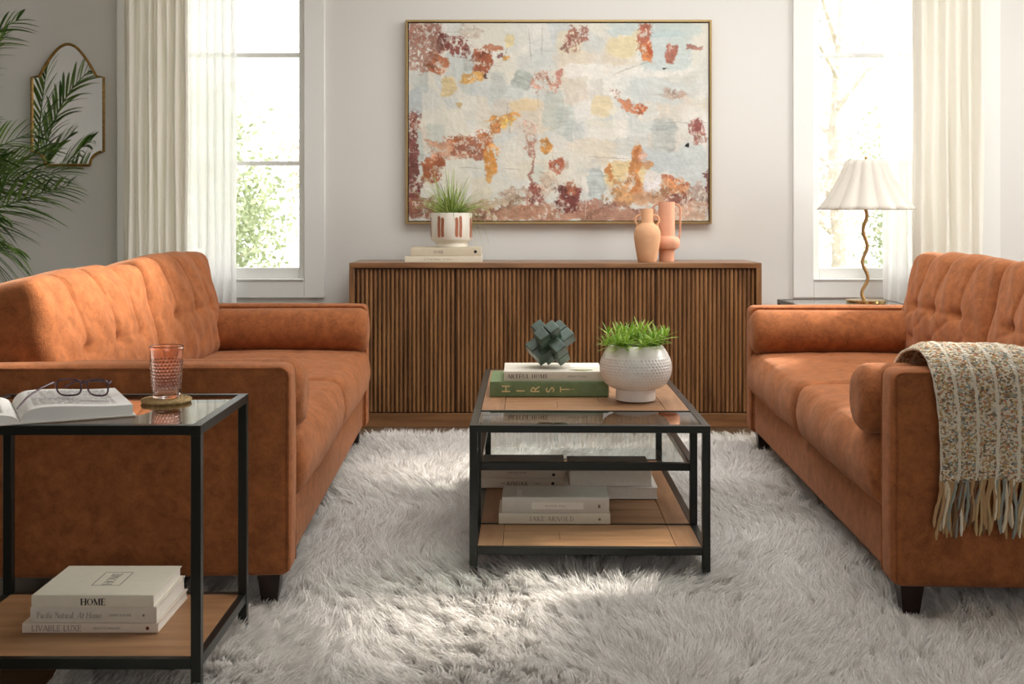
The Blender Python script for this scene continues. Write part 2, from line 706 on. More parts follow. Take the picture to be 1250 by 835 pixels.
# ------------------------------------------------------------------ lettering (own stroke alphabet)
# strokes: ('l',x0,y0,x1,y1,k,s) k: T thick / t thin, s: serif ends '0','1','01',''   ('a',cx,cy,rx,ry,a0,a1)  ('k',x,y) tick
GLY = {
    'A': (.8, [('l', .02, 0, .4, 1, 't', '0'), ('l', .4, 1, .78, 0, 'T', '1'), ('l', .16, .36, .64, .36, 't', '')]),
    'B': (.7, [('l', .12, 0, .12, 1, 'T', '01'), ('l', .12, 1, .34, 1, 't', ''), ('l', .12, .52, .36, .52, 't', ''), ('l', .12, 0, .36, 0, 't', ''), ('a', .34, .76, .24, .24, -90, 90), ('a', .36, .26, .28, .26, -90, 90)]),
    'C': (.78, [('a', .42, .5, .38, .5, 50, 310)]),
    'D': (.82, [('l', .12, 0, .12, 1, 'T', '01'), ('l', .12, 1, .36, 1, 't', ''), ('l', .12, 0, .36, 0, 't', ''), ('a', .36, .5, .38, .5, -90, 90)]),
    'E': (.68, [('l', .12, 0, .12, 1, 'T', '01'), ('l', .12, 1, .58, 1, 't', ''), ('l', .12, .52, .48, .52, 't', ''), ('l', .12, 0, .6, 0, 't', ''), ('k', .58, .9), ('k', .6, .1), ('k', .48, .52)]),
    'F': (.64, [('l', .12, 0, .12, 1, 'T', '01'), ('l', .12, 1, .58, 1, 't', ''), ('l', .12, .5, .48, .5, 't', ''), ('k', .58, .9), ('k', .48, .5)]),
    'G': (.82, [('a', .42, .5, .38, .5, 50, 330), ('l', .72, .05, .72, .42, 'T', '1')]),
    'H': (.86, [('l', .12, 0, .12, 1, 'T', '01'), ('l', .74, 0, .74, 1, 'T', '01'), ('l', .12, .5, .74, .5, 't', '')]),
    'I': (.36, [('l', .18, 0, .18, 1, 'T', '01')]),
    'J': (.5, [('l', .34, .2, .34, 1, 'T', '1'), ('a', .2, .2, .14, .2, -180, 0)]),
    'K': (.8, [('l', .12, 0, .12, 1, 'T', '01'), ('l', .12, .4, .66, 1, 't', '1'), ('l', .3, .56, .72, 0, 'T', '1')]),
    'L': (.64, [('l', .12, 0, .12, 1, 'T', '01'), ('l', .12, 0, .58, 0, 't', ''), ('k', .58, .1)]),
    'M': (1.0, [('l', .1, 0, .1, 1, 't', '01'), ('l', .1, 1, .48, .04, 'T', ''), ('l', .48, .04, .86, 1, 't', ''), ('l', .86, 0, .86, 1, 'T', '01')]),
    'N': (.88, [('l', .1, 0, .1, 1, 't', '01'), ('l', .1, 1, .76, 0, 'T', ''), ('l', .76, 0, .76, 1, 't', '1')]),
    'O': (.86, [('a', .43, .5, .38, .5, 0, 360)]),
    'P': (.68, [('l', .12, 0, .12, 1, 'T', '01'), ('l', .12, 1, .34, 1, 't', ''), ('l', .12, .46, .34, .46, 't', ''), ('a', .34, .73, .27, .27, -90, 90)]),
    'Q': (.86, [('a', .43, .5, .38, .5, 0, 360), ('l', .45, .15, .8, -.15, 'T', '')]),
    'R': (.76, [('l', .12, 0, .12, 1, 'T', '01'), ('l', .12, 1, .34, 1, 't', ''), ('l', .12, .5, .34, .5, 't', ''), ('a', .34, .75, .25, .25, -90, 90), ('l', .36, .5, .7, 0, 'T', '1')]),
    'S': (.64, [('a', .32, .74, .24, .26, 30, 270), ('a', .32, .25, .26, .25, -150, 90)]),
    'T': (.74, [('l', .37, 0, .37, 1, 'T', '0'), ('l', .04, 1, .7, 1, 't', ''), ('k', .04, .9), ('k', .7, .9)]),
    'U': (.84, [('l', .12, .3, .12, 1, 'T', '1'), ('l', .72, .3, .72, 1, 't', '1'), ('a', .42, .3, .3, .3, -180, 0)]),
    'V': (.8, [('l', .04, 1, .4, 0, 'T', '0'), ('l', .4, 0, .76, 1, 't', '1')]),
    'X': (.8, [('l', .06, 1, .74, 0, 'T', '01'), ('l', .08, 0, .72, 1, 't', '01')]),
    'Y': (.78, [('l', .04, 1, .39, .45, 'T', '0'), ('l', .74, 1, .39, .45, 't', '0'), ('l', .39, 0, .39, .45, 'T', '0')]),
    'a': (.52, [('l', .4, 0, .4, .4, 'T', ''), ('a', .24, .42, .16, .2, 0, 160), ('a', .22, .16, .16, .16, 0, 360)]),
    'c': (.5, [('a', .27, .31, .21, .31, 45, 315)]),
    'e': (.52, [('a', .27, .31, .22, .31, 0, 315), ('l', .08, .33, .48, .33, 't', '')]),
    'f': (.36, [('l', .16, 0, .16, .85, 'T', '0'), ('a', .28, .85, .12, .15, 60, 180), ('l', .04, .6, .32, .6, 't', '')]),
    'i': (.28, [('l', .14, 0, .14, .62, 'T', '0'), ('l', .14, .8, .14, .92, 'T', '')]),
    'l': (.28, [('l', .14, 0, .14, 1.05, 'T', '0')]),
    'm': (.86, [('l', .12, 0, .12, .62, 'T', '0'), ('l', .43, 0, .43, .45, 'T', '0'), ('l', .74, 0, .74, .45, 'T', '0'), ('a', .28, .44, .155, .17, 0, 180), ('a', .59, .44, .155, .17, 0, 180)]),
    'o': (.56, [('a', .28, .31, .22, .31, 0, 360)]),
    'r': (.4, [('l', .12, 0, .12, .62, 'T', '0'), ('a', .27, .44, .13, .17, 40, 180)]),
    't': (.36, [('l', .16, .1, .16, .85, 'T', ''), ('l', .04, .62, .32, .62, 't', ''), ('a', .25, .12, .09, .12, 180, 320)]),
    'u': (.56, [('l', .12, .2, .12, .62, 'T', ''), ('l', .44, 0, .44, .62, 'T', ''), ('a', .28, .2, .16, .2, -180, 0)]),
}


def text_polys(txt, h, thick=.16, thin=.05, serif=.1, gap=.12, slant=0, sx=1.0):
    """list of 2-D quads, total width"""
    out, x = [], 0
    for ch in txt:
        if ch == ' ':
            x += .42 * sx
            continue
        w, st = GLY[ch]

        def P(a, b):
            return ((x + (a + slant * b) * sx) * h, b * h)

        def seg(x0, y0, x1, y1, wd, ext=0):
            dx, dy = x1 - x0, y1 - y0
            L = math.hypot(dx, dy) or 1
            nx_, ny_ = -dy / L * wd / 2, dx / L * wd / 2
            out.append([P(x0 + nx_, y0 + ny_), P(x1 + nx_, y1 + ny_), P(x1 - nx_, y1 - ny_), P(x0 - nx_, y0 - ny_)])
        for s_ in st:
            if s_[0] == 'l':
                _, x0, y0, x1, y1, k, sf = s_
                wd = thick if k == 'T' else thin
                seg(x0, y0, x1, y1, wd)
                if serif:
                    for e in sf:
                        xe, ye = (x0, y0) if e == '0' else (x1, y1)
                        hw = wd / 2 + serif
                        yo = thin / 2 if ye < .3 else -thin / 2
                        seg(xe - hw, ye + yo, xe + hw, ye + yo, thin)
            elif s_[0] == 'a':
                _, cx, cy, rx, ry, a0, a1 = s_
                n = max(4, int(abs(a1 - a0) / 24))
                pr = None
                for i in range(n + 1):
                    t = R(a0 + (a1 - a0) * i / n)
                    wd = thin + (thick - thin) * abs(math.cos(t)) ** 1.3
                    c_, s2 = math.cos(t), math.sin(t)
                    o_ = (cx + (rx + 0) * c_, cy + (ry - thin / 2) * s2)
                    a_ = (o_[0] + c_ * wd / 2, o_[1] + s2 * thin / 2 + 0)
                    b_ = (o_[0] - c_ * wd / 2, o_[1] - s2 * thin / 2)
                    if pr:
                        out.append([P(*pr[0]), P(*a_), P(*b_), P(*pr[1])])
                    pr = (a_, b_)
            elif s_[0] == 'k' and serif:
                _, xk, yk = s_
                seg(xk, yk - .1, xk, yk + .1, thin)
        x += (w + gap) * sx
    return out, x * h


def lettering(txt, h, mat, parent, origin, ux, uy, center=False, name='lettering', **kw):
    polys, w = text_polys(txt, h, **kw)
    ux, uy, origin = Vector(ux), Vector(uy), Vector(origin)
    nrm = ux.cross(uy).normalized()
    if center:
        origin = origin - ux * w / 2
    m = MB()
    for i, pl in enumerate(polys):
        e = nrm * (.00025 + .00004 * (i % 5))
        a = [origin + ux * px + uy * py for px, py in pl]
        m.add([v - nrm * .0002 for v in a] + [v + e for v in a], [(3, 2, 1, 0), (4, 5, 6, 7), (0, 1, 5, 4), (1, 2, 6, 5), (2, 3, 7, 6), (3, 0, 4, 7)])
    return m.build(name, mat, parent, smooth=False)


# ------------------------------------------------------------------ room shell
YW = 6.05
XL, XR, YB, ZC = -3.65, 3.5, -2.6, 2.75
struct('floor', MB().box(XL - .2, XR + .2, YB - .2, YW + .2, -.1, 0), M['floor'])
# ceiling with an opening added for the overhead fill lamp
m = MB()
m.box(XL - .2, XR + .2, YB - .2, 3.0, ZC, ZC + .1).box(XL - .2, XR + .2, 5.2, YW + .2, ZC, ZC + .1)
m.box(XL - .2, -.5, 3.0, 5.2, ZC, ZC + .1).box(2.1, XR + .2, 3.0, 5.2, ZC, ZC + .1)
struct('ceiling', m, M['ceiling'])
# back wall with two windows
WA = (-1.97, -1.093, .70, 2.5)
WB = (1.587, 2.46, .70, 2.5)
m = MB()
m.box(XL - .2, WA[0], YW, YW + .18, 0, ZC).box(WA[1], WB[0], YW, YW + .18, 0, ZC).box(WB[1], XR + .2, YW, YW + .18, 0, ZC)
for w in (WA, WB):
    m.box(w[0], w[1], YW, YW + .18, 0, w[2]).box(w[0], w[1], YW, YW + .18, w[3], ZC)
struct('wall_back', m, M['wall'])
struct('wall_left', MB().box(XL - .15, XL, YB, YW, 0, ZC), M['wall'])
# right wall with tall window
RW = (3.7, 5.98, .55, 2.7)
m = MB()
m.box(XR, XR + .15, YB, RW[0], 0, ZC).box(XR, XR + .15, RW[1], YW, 0, ZC)
m.box(XR, XR + .15, RW[0], RW[1], 0, RW[2]).box(XR, XR + .15, RW[0], RW[1], RW[3], ZC)
m.box(XR, XR + .15, 4.25, 5.15, RW[2], RW[3])
struct('wall_right', m, M['wall'])
m = MB()
FW = (-1.2, 2.0, .9, 2.5)
m.box(XL, FW[0], YB - .15, YB, 0, ZC).box(FW[1], XR, YB - .15, YB, 0, ZC)
m.box(FW[0], FW[1], YB - .15, YB, 0, FW[2]).box(FW[0], FW[1], YB - .15, YB, FW[3], ZC)
struct('wall_front', m, simple('dark_wall_bounce_cut', (112, 106, 98), .85))  # dark tone put in to cut light bounced off this unseen wall
for nm, b in (('baseboard_back', (XL, XR, YW - .015, YW, 0, .12)), ('baseboard_left', (XL, XL + .015, YB, YW - .015, 0, .12)),
              ('baseboard_right', (XR - .015, XR, YB, YW - .015, 0, .12))):
    struct(nm, MB().box(*b), M['white_trim'], .003)


def window(n, w):
    x0, x1, z0, z1 = w
    root = bpy.data.objects.new('window_%d' % n, None)
    COL.objects.link(root)
    root['kind'] = 'structure'
    root.location = ((x0 + x1) / 2, YW, z0)
    hx, hz = (x1 - x0) / 2, z1 - z0
    f = MB()
    y0, y1 = .02, .07
    f.box(-hx, -hx + .04, y0, y1, 0, hz).box(hx - .035, hx, y0, y1, 0, hz)
    f.box(-hx + .04, hx - .035, y0, y1, 0, .062).box(-hx + .04, hx - .035, y0, y1, hz - .05, hz)
    f.build('window_frame', M['white_trim'], root, .004)
    for zz in (.615, 1.19, 1.77):
        MB().box(-hx + .04, hx - .035, y0 + .012, y1 - .012, zz - .011 - .0, zz + .011).build('muntin', M['white_trim'], root, .002)
    MB().box(-hx + .04, hx - .035, .043, .047, .062, hz - .05).build('pane', M['win_glass'], root, smooth=False)
    c = MB()
    cw, ct = .108, .022
    c.box(-hx - cw, -hx, -ct, 0, -.095, hz + cw).box(hx, hx + cw, -ct, 0, -.095, hz + cw)
    c.box(-hx, hx, -ct, 0, hz, hz + cw).box(-hx, hx, -ct, 0, -.095, -.002)
    c.build('casing', M['white_trim'], root, .003)
    MB().box(-hx, hx, -.03, .02, -.004, .006).build('sill', M['white_trim'], root, .003)


window(1, WA)
window(2, WB)
# big right-hand window and front window frames; the unseen front one is added with the rear fill
root = bpy.data.objects.new('window_3', None)
COL.objects.link(root)
root['kind'] = 'structure'
root.location = (XR, 0, 0)
f = MB()
f.box(.05, .1, RW[0], RW[0] + .06, RW[2], RW[3]).box(.05, .1, RW[1] - .06, RW[1], RW[2], RW[3])
f.box(.05, .1, RW[0] + .06, RW[1] - .06, RW[2], RW[2] + .06).box(.05, .1, RW[0] + .06, RW[1] - .06, RW[3] - .06, RW[3])
f.box(.05, .1, 3.96, 4.0, RW[2] + .06, RW[3] - .06).box(.05, .1, 5.56, 5.6, RW[2] + .06, RW[3] - .06)
f.build('window_frame', M['white_trim'], root, .004)
root = bpy.data.objects.new('window_4', None)
COL.objects.link(root)
root['kind'] = 'structure'
root.location = (0, YB, 0)
f = MB()
f.box(FW[0], FW[0] + .06, -.1, -.05, FW[2], FW[3]).box(FW[1] - .06, FW[1], -.1, -.05, FW[2], FW[3])
f.box(FW[0] + .06, FW[1] - .06, -.1, -.05, FW[2], FW[2] + .06).box(FW[0] + .06, FW[1] - .06, -.1, -.05, FW[3] - .06, FW[3])
f.box(.37, .43, -.1, -.05, FW[2] + .06, FW[3] - .06)
f.build('window_frame', M['white_trim'], root, .004)


# ------------------------------------------------------------------ outside: lawn and garden trees
lawn = MB().box(-14, 14, 6.6, 26, -.55, -.5).build('lawn', simple('lawn_grass', (120, 132, 96), .9, noise=.2, nscale=3), smooth=False)
lawn['kind'] = 'structure'
LEAFS = [leafmat('garden_leaf_green', (150, 162, 126), (200, 208, 180), .6, .5),
         leafmat('garden_leaf_blush', (212, 198, 188), (232, 224, 216), .6, .5)]
BARK = simple('pale_bark', (206, 196, 184), .8, noise=.2, nscale=12)


def garden_tree(x, y, h, rad, kind, zlo, n, label, seed, lean=0):
    r_ = np.random.default_rng(seed)
    t = thing('garden_tree', label, 'tree', (x, y, -.5))
    pts = [(0, 0, 0), (.05 + lean * .3, 0, h * .3), (-.04 + lean * .7, .03, h * .6), (lean, 0, h * .95)]
    m_ = MB().tube(pts, [.09, .07, .05, .02], 8)
    for k in range(7):
        a = r_.random() * 6.28
        z = h * (.35 + .08 * k)
        e = rad * .8
        m_.tube([(lean * .6, 0, z), (math.cos(a) * e * .5, math.sin(a) * e * .5, z + .35), (math.cos(a) * e, math.sin(a) * e, z + .55)], [.03, .02, .008], 5)
    m_.build('trunk', BARK, t)
    # leaf clusters
    cl = r_.normal(size=(26, 3))
    cl /= np.linalg.norm(cl, axis=1, keepdims=True)
    cl *= (r_.random((26, 1)) ** .4)
    c = cl[r_.integers(0, 26, n)] * [rad, rad * .7, (h + .4 - zlo) / 2] + r_.normal(size=(n, 3)) * .16
    c[:, 2] += (zlo + h + .4) / 2
    a = r_.normal(size=(n, 3))
    a /= np.linalg.norm(a, axis=1, keepdims=True)
    b = np.cross(a, r_.normal(size=(n, 3)))
    b /= np.linalg.norm(b, axis=1, keepdims=True)
    s_ = (.022 + .024 * r_.random((n, 1)))
    co = np.stack([c - a * s_, c + b * s_ * .5, c + a * s_, c - b * s_ * .5], 1).reshape(-1, 3)
    fa = np.arange(n * 4).reshape(-1, 4)
    np_mesh('crown', co, fa, LEAFS[kind], t, False)


garden_tree(-2.75, 10.4, 2.3, .7, 0, .6, 5200, 'low green bush seen through the window behind the left sofa', 3)
garden_tree(-1.6, 12.2, 3.2, .8, 1, .8, 2600, 'slim blush-leaved tree outside the window beside the white sheer curtain', 4, .1)
garden_tree(-3.9, 12.5, 3.4, 1.0, 0, 1.4, 2800, 'tall green tree outside, half hidden by the cream curtain near the mirror', 5, -.1)
garden_tree(3.0, 10.8, 3.8, .8, 1, .8, 2300, 'pale-trunked tree with blush leaves outside behind the table lamp', 6, .1)
garden_tree(4.4, 12.9, 2.5, .8, 0, .7, 3600, 'green bush outside low behind the lamp stem', 7)
garden_tree(2.35, 13.0, 4.2, .9, 0, 1.9, 2000, 'tall thin green tree outside between sideboard and lamp', 8)


# ------------------------------------------------------------------ curtains
def curtain(name, label, x0, x1, folds, amp, mat, y, ztop=2.68, phase=0.0, sub=14, power=1.0):
    t_n = folds * sub
    nz_ = 24
    co = []
    for k in range(nz_ + 1):
        z = .012 + (ztop - .012) * k / nz_
        for i in range(t_n + 1):
            u = i / t_n
            ph = u * folds * 2 * math.pi + phase + .35 * math.sin(u * 9 + k * .08)
            w_ = amp * (1 + .3 * math.sin(u * 17))
            co.append((x0 + (x1 - x0) * u + .006 * math.sin(k * .5 + u * 20) * (1 - k / nz_),
                       y + w_ * math.sin(ph) + .004 * math.sin(k * .4 + u * 31), z))
    fs = []
    for k in range(nz_):
        for i in range(t_n):
            a = k * (t_n + 1) + i
            fs.append((a, a + 1, a + t_n + 2, a + t_n + 1))
    o = np_mesh(name, np.array(co), np.array(fs), mat)
    s_ = o.modifiers.new('thickness', 'SOLIDIFY')
    s_.thickness = .0015
    return tag(o, label, 'curtain')


curtain('linen_curtain', 'cream linen curtain hanging in folds between the gold mirror and the window', -1.99, -1.66, 7, .015, M['linen'], 5.88)
curtain('sheer_curtain', 'bright sheer white curtain over the window behind the left sofa', -1.69, -1.43, 6, .016, M['sheer'], 5.95, phase=1)
curtain('sheer_curtain', 'sheer white curtain edging the window behind the wavy table lamp', 1.93, 2.12, 4, .016, M['sheer'], 5.95, phase=2)
curtain('linen_curtain', 'cream linen curtain in long folds on the lamp side of the room', 2.06, 2.42, 6, .016, M['linen'], 5.88, phase=.7)


# ------------------------------------------------------------------ sofas
SL = 2.19


def tuft_back(sgn):
    def fn(p, u):
        front = np.clip((u[:, 0] - .1) / .7, 0, 1)
        top = np.clip((u[:, 2] - .55) / .4, 0, 1)
        d = np.zeros(len(p))
        v, w = u[:, 1], u[:, 2]
        for c in (-.52, -.02, .48):
            up = np.clip((w + .12) / .1, 0, 1)
            g = np.exp(-((v - c) / .018) ** 2)
            d += .013 * g * up
            g2 = np.exp(-((v - c) / .13) ** 2)
            d += .014 * g2 * (.35 + .65 * up)
            for r0 in (-.08, -.66):
                rr = ((v - c) / .10) ** 2 + ((w - r0) / .10) ** 2
                d += (.020 if r0 > -.3 else .010) * np.exp(-rr)
            # slanting pull creases between the two rows of buttons
            for sg in (-1, 1):
                f_ = np.clip((w + .66) / .58, 0, 1)
                x_ = v - (c + sg * .25 * (1 - np.abs(2 * f_ - 1)))
                d += .0035 * np.exp(-(x_ / .05) ** 2) * ((w < -.08) & (w > -.66))
        d += .005 * np.exp(-((w + .08) / .05) ** 2) * np.clip(1.15 - np.abs(v), 0, 1)
        p[:, 0] -= d * front
        p[:, 2] -= d * .7 * top * (1 - .2 * front)
        # sagging top line
        p[:, 2] -= .012 * np.abs(v) ** 4 * (w > .3)
        # wrinkles
        p[:, 0] += .003 * np.sin(v * 23 + w * 7) * front
        return p
    return fn


def tuft_seat(p, u):
    top = np.clip((u[:, 2] - .2) / .6, 0, 1)
    front = np.clip((u[:, 0] - .75) / .2, 0, 1)
    v, x = u[:, 1], u[:, 0]
    d = np.zeros(len(p))
    for c in (-.5, 0, .5):
        d += .006 * np.exp(-((v - c) / .035) ** 2)
        d += .006 * np.exp(-((v - c) / .12) ** 2)
        for r0 in (-.35, .25):
            d += .016 * np.exp(-((v - c) / .10) ** 2 - ((x - r0) / .1) ** 2)
    d += .004 * np.exp(-((x - .25) / .05) ** 2)
    p[:, 2] -= d * .6 * top
    p[:, 0] -= .002 * np.cos(v * math.pi * 4) * front
    p[:, 0] += .010 * np.exp(-((u[:, 2]) / .5) ** 2) * front
    return p


def make_sofa(label, loc, rz, flip):
    t = thing('sofa', label, 'sofa', loc, rz)
    h = SL / 2
    # base rail
    soft_box((.93, SL - .2, .175), (8, 30, 6), .018, (.006, 0, 0)).build('base', M['sofa'], t, mx=Matrix.Translation((-.483, 0, .1835)), angle=80)
    for s_ in (-1, 1):
        def wr(p, u):
            return p
        soft_box((.95, .115, .548), (22, 6, 16), .026, (.004, .006, .006)).build('arm', M['sofa'], t, mx=Matrix.Translation((-.475, s_ * (h - .0575), .368)), angle=80)
        # welt along the outer and inner edges of the arm
        for k in (-1, 1):
            yy = s_ * (h - .0575) + k * .0515
            x1, z1, rr = -.004, .636, .024
            pts = [(x1, yy, .11)] + [(x1, yy, z) for z in np.linspace(.2, z1 - rr, 6)]
            pts += [(x1 - rr + rr * math.cos(a), yy, z1 - rr + rr * math.sin(a)) for a in np.linspace(.3, math.pi / 2, 5)]
            pts += [(x, yy, z1) for x in np.linspace(-.1, -.93, 8)]
            MB().tube(pts, .0042, 8).build('piping', M['sofa'], t)
    soft_box((.15, SL - .22, .66), (6, 26, 14), .03).build('back_frame', M['sofa'], t, mx=Matrix.Translation((-.872, 0, .426)), angle=80)
    cw = (SL - .232) / 2
    for s_ in (-1, 1):
        soft_box((.745, cw - .004, .192), (34, 44, 8), .045, (.016, .0, .022), tuft_seat).build('seat_cushion', M['sofa'], t, mx=Matrix.Translation((-.362, s_ * cw / 2, .358)), angle=80)
        mt = Matrix.Translation((-.742, s_ * (cw / 2), .655 - (.015 if (s_ < 0 and not flip) else 0))) @ Matrix.Rotation(R(-13), 4, 'Y')
        soft_box((.19, cw - .012, .445), (10, 120, 56), .042, (.045, .010, .012), tuft_back(1)).build('back_cushion', M['sofa'], t, mx=mt, angle=80)
    for sx in (0, 1):
        for sy in (-1, 1):
            cx, cy = (-.062 if sx == 0 else -.88), sy * (h - .075)
            z0 = .009 if sx == 0 else 0
            m_ = MB()
            vs = []
            for z, a in ((z0, .021), (.098, .032)):
                vs += [(cx - a, cy - a, z), (cx + a, cy - a, z), (cx + a, cy + a, z), (cx - a, cy + a, z)]
            m_.add(vs, [(3, 2, 1, 0), (4, 5, 6, 7), (0, 1, 5, 4), (1, 2, 6, 5), (2, 3, 7, 6), (3, 0, 4, 7)])
            m_.build('leg', M['dark_leg'], t, .003)
    return t


# left sofa faces +X, right sofa faces -X, both splayed by about two degrees
LS_Y0, RS_Y0 = 2.98, 2.89
aL, aR = R(1.75), R(2.0)
dL = Vector((-math.sin(aL), math.cos(aL), 0))
dR = Vector((math.sin(aR), math.cos(aR), 0))
cL = Vector((-.578, LS_Y0, 0)) + dL * (SL / 2)
cR = Vector((.961, RS_Y0, 0)) + dR * (SL / 2)
sofaL = make_sofa('rust-orange tufted sofa behind the side table with the drinking glass', cL, aL, False)
sofaR = make_sofa('rust-orange tufted sofa with the fringed knit throw over its arm', cR, math.pi - aR, True)


def bolster(label, sofa, ylocal, x1=-.0, length=.64):
    mw = sofa.matrix_basis
    r0 = .094

    def rf(r, z, t_):
        return r * (1 + .012 * math.sin(5 * t_ + z * 30) * (1 if r > .05 else .3) + .015 * math.cos(17 * t_) * (1 if .03 < r < .088 else 0))
    prof = [(.004, -.012), (.02, -.012), (.045, -.014), (.07, -.010), (.085, .002), (r0, .02), (r0 * 1.0, .05), (r0 * 1.01, .2), (r0 * 1.01, .4),
            (r0, length - .05), (r0, length - .02), (.085, length - .002), (.07, length + .008), (.045, length + .012), (.02, length + .008), (.004, length + .006)]
    o = MB().lathe(prof, 56, rfn=rf).build('bolster_pillow', M['sofa'], None, angle=80)
    # lathe axis z -> local -x
    rot = Matrix(((0, 0, -1, 0), (0, 1, 0, 0), (1, 0, 0, 0), (0, 0, 0, 1)))
    o.matrix_basis = mw @ Matrix.Translation((x1, ylocal, .541)) @ rot
    return tag(o, label, 'pillow', 'round bolsters against the sofa arms')


bolster('rust bolster along the far arm of the sofa behind the drinking glass', sofaL, SL / 2 - .115 - .096, .006)
bolster('rust bolster barely showing behind the near arm, over the side table', sofaL, -(SL / 2 - .115 - .096), .0)
bolster('rust bolster along the sofa arm nearest the table lamp', sofaR, -(SL / 2 - .115 - .096), .004)
bolster('rust bolster whose round end shows beside the knit throw', sofaR, (SL / 2 - .115 - .096), .028)


# ------------------------------------------------------------------ sideboard
def sideboard():
    x0, x1, y0, y1, H = -.797, 1.222, 5.61, 6.02, .806
    t = thing('sideboard', 'long walnut sideboard with vertically ribbed doors below the painting', 'sideboard', ((x0 + x1) / 2, y0, 0))
    hx, D = (x1 - x0) / 2, y1 - y0
    MB().box(-hx, hx, 0, D, H - .026, H).build('top', M['walnut_top'], t, .003)
    for s_ in (-1, 1):
        MB().box(min(s_ * hx, s_ * (hx - .026)), max(s_ * hx, s_ * (hx - .026)), 0, D, 0, H - .026).build('side_panel', M['walnut'], t, .002)
    MB().box(-hx + .026, hx - .026, .004, .03, 0, .068).build('plinth', M['walnut_top'], t, .002)
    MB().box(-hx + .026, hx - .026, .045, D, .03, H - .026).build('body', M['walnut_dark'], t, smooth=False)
    inner = 2 * hx - .052
    dw = inner / 4
    for k in range(4):
        a = -hx + .026 + k * dw + .0035
        b = a + dw - .007
        n = 23
        per = (b - a) / n
        pts = []
        for i in range(n):
            xs = a + i * per
            pts += [(xs, .034), (xs + per * .10, .034)]
            for q_ in range(7):
                th = math.pi * q_ / 6
                pts.append((xs + per * (.55 - .41 * math.cos(th)), .028 - .014 * math.sin(th) ** .8))
        pts.append((b, .034))
        poly = pts + [(b, .043), (a, .043)]
        vs = [(x, y, .074) for x, y in poly] + [(x, y, H - .032) for x, y in poly]
        N = len(poly)
        fs = [(i, (i + 1) % N, N + (i + 1) % N, N + i) for i in range(N)]
        # back closes; top and bottom strips
        for z_ in (0, N):
            for i in range(len(pts) - 1):
                pass
        mm = MB().add(vs, fs)
        mm.f.append(tuple(range(N)))
        mm.f.append(tuple(range(N, 2 * N))[::-1])
        mm.build('door', M['walnut'], t, angle=50)
    return t


sideboard()

# ------------------------------------------------------------------ painting
PX0, PX1, PZ0, PZ1 = -.557, 1.046, .995, 2.063
pt = thing('painting', 'large abstract painting in cream, rust and ochre with thin gold frame', 'painting', ((PX0 + PX1) / 2, YW - .002, PZ0))
PW, PH = PX1 - PX0, PZ1 - PZ0
m = MB()
e = .011
m.box(-PW / 2, -PW / 2 + e, -.045, 0, 0, PH).box(PW / 2 - e, PW / 2, -.045, 0, 0, PH)
m.box(-PW / 2 + e, PW / 2 - e, -.045, 0, 0, e).box(-PW / 2 + e, PW / 2 - e, -.045, 0, PH - e, PH)
m.build('frame', M['gold'], pt, .001)
e2 = e + .005
MB().box(-PW / 2 + e, PW / 2 - e, -.028, -.002, e, PH - e).build('backing', simple('shadow_gap', (60, 42, 26), .8), pt, smooth=False)


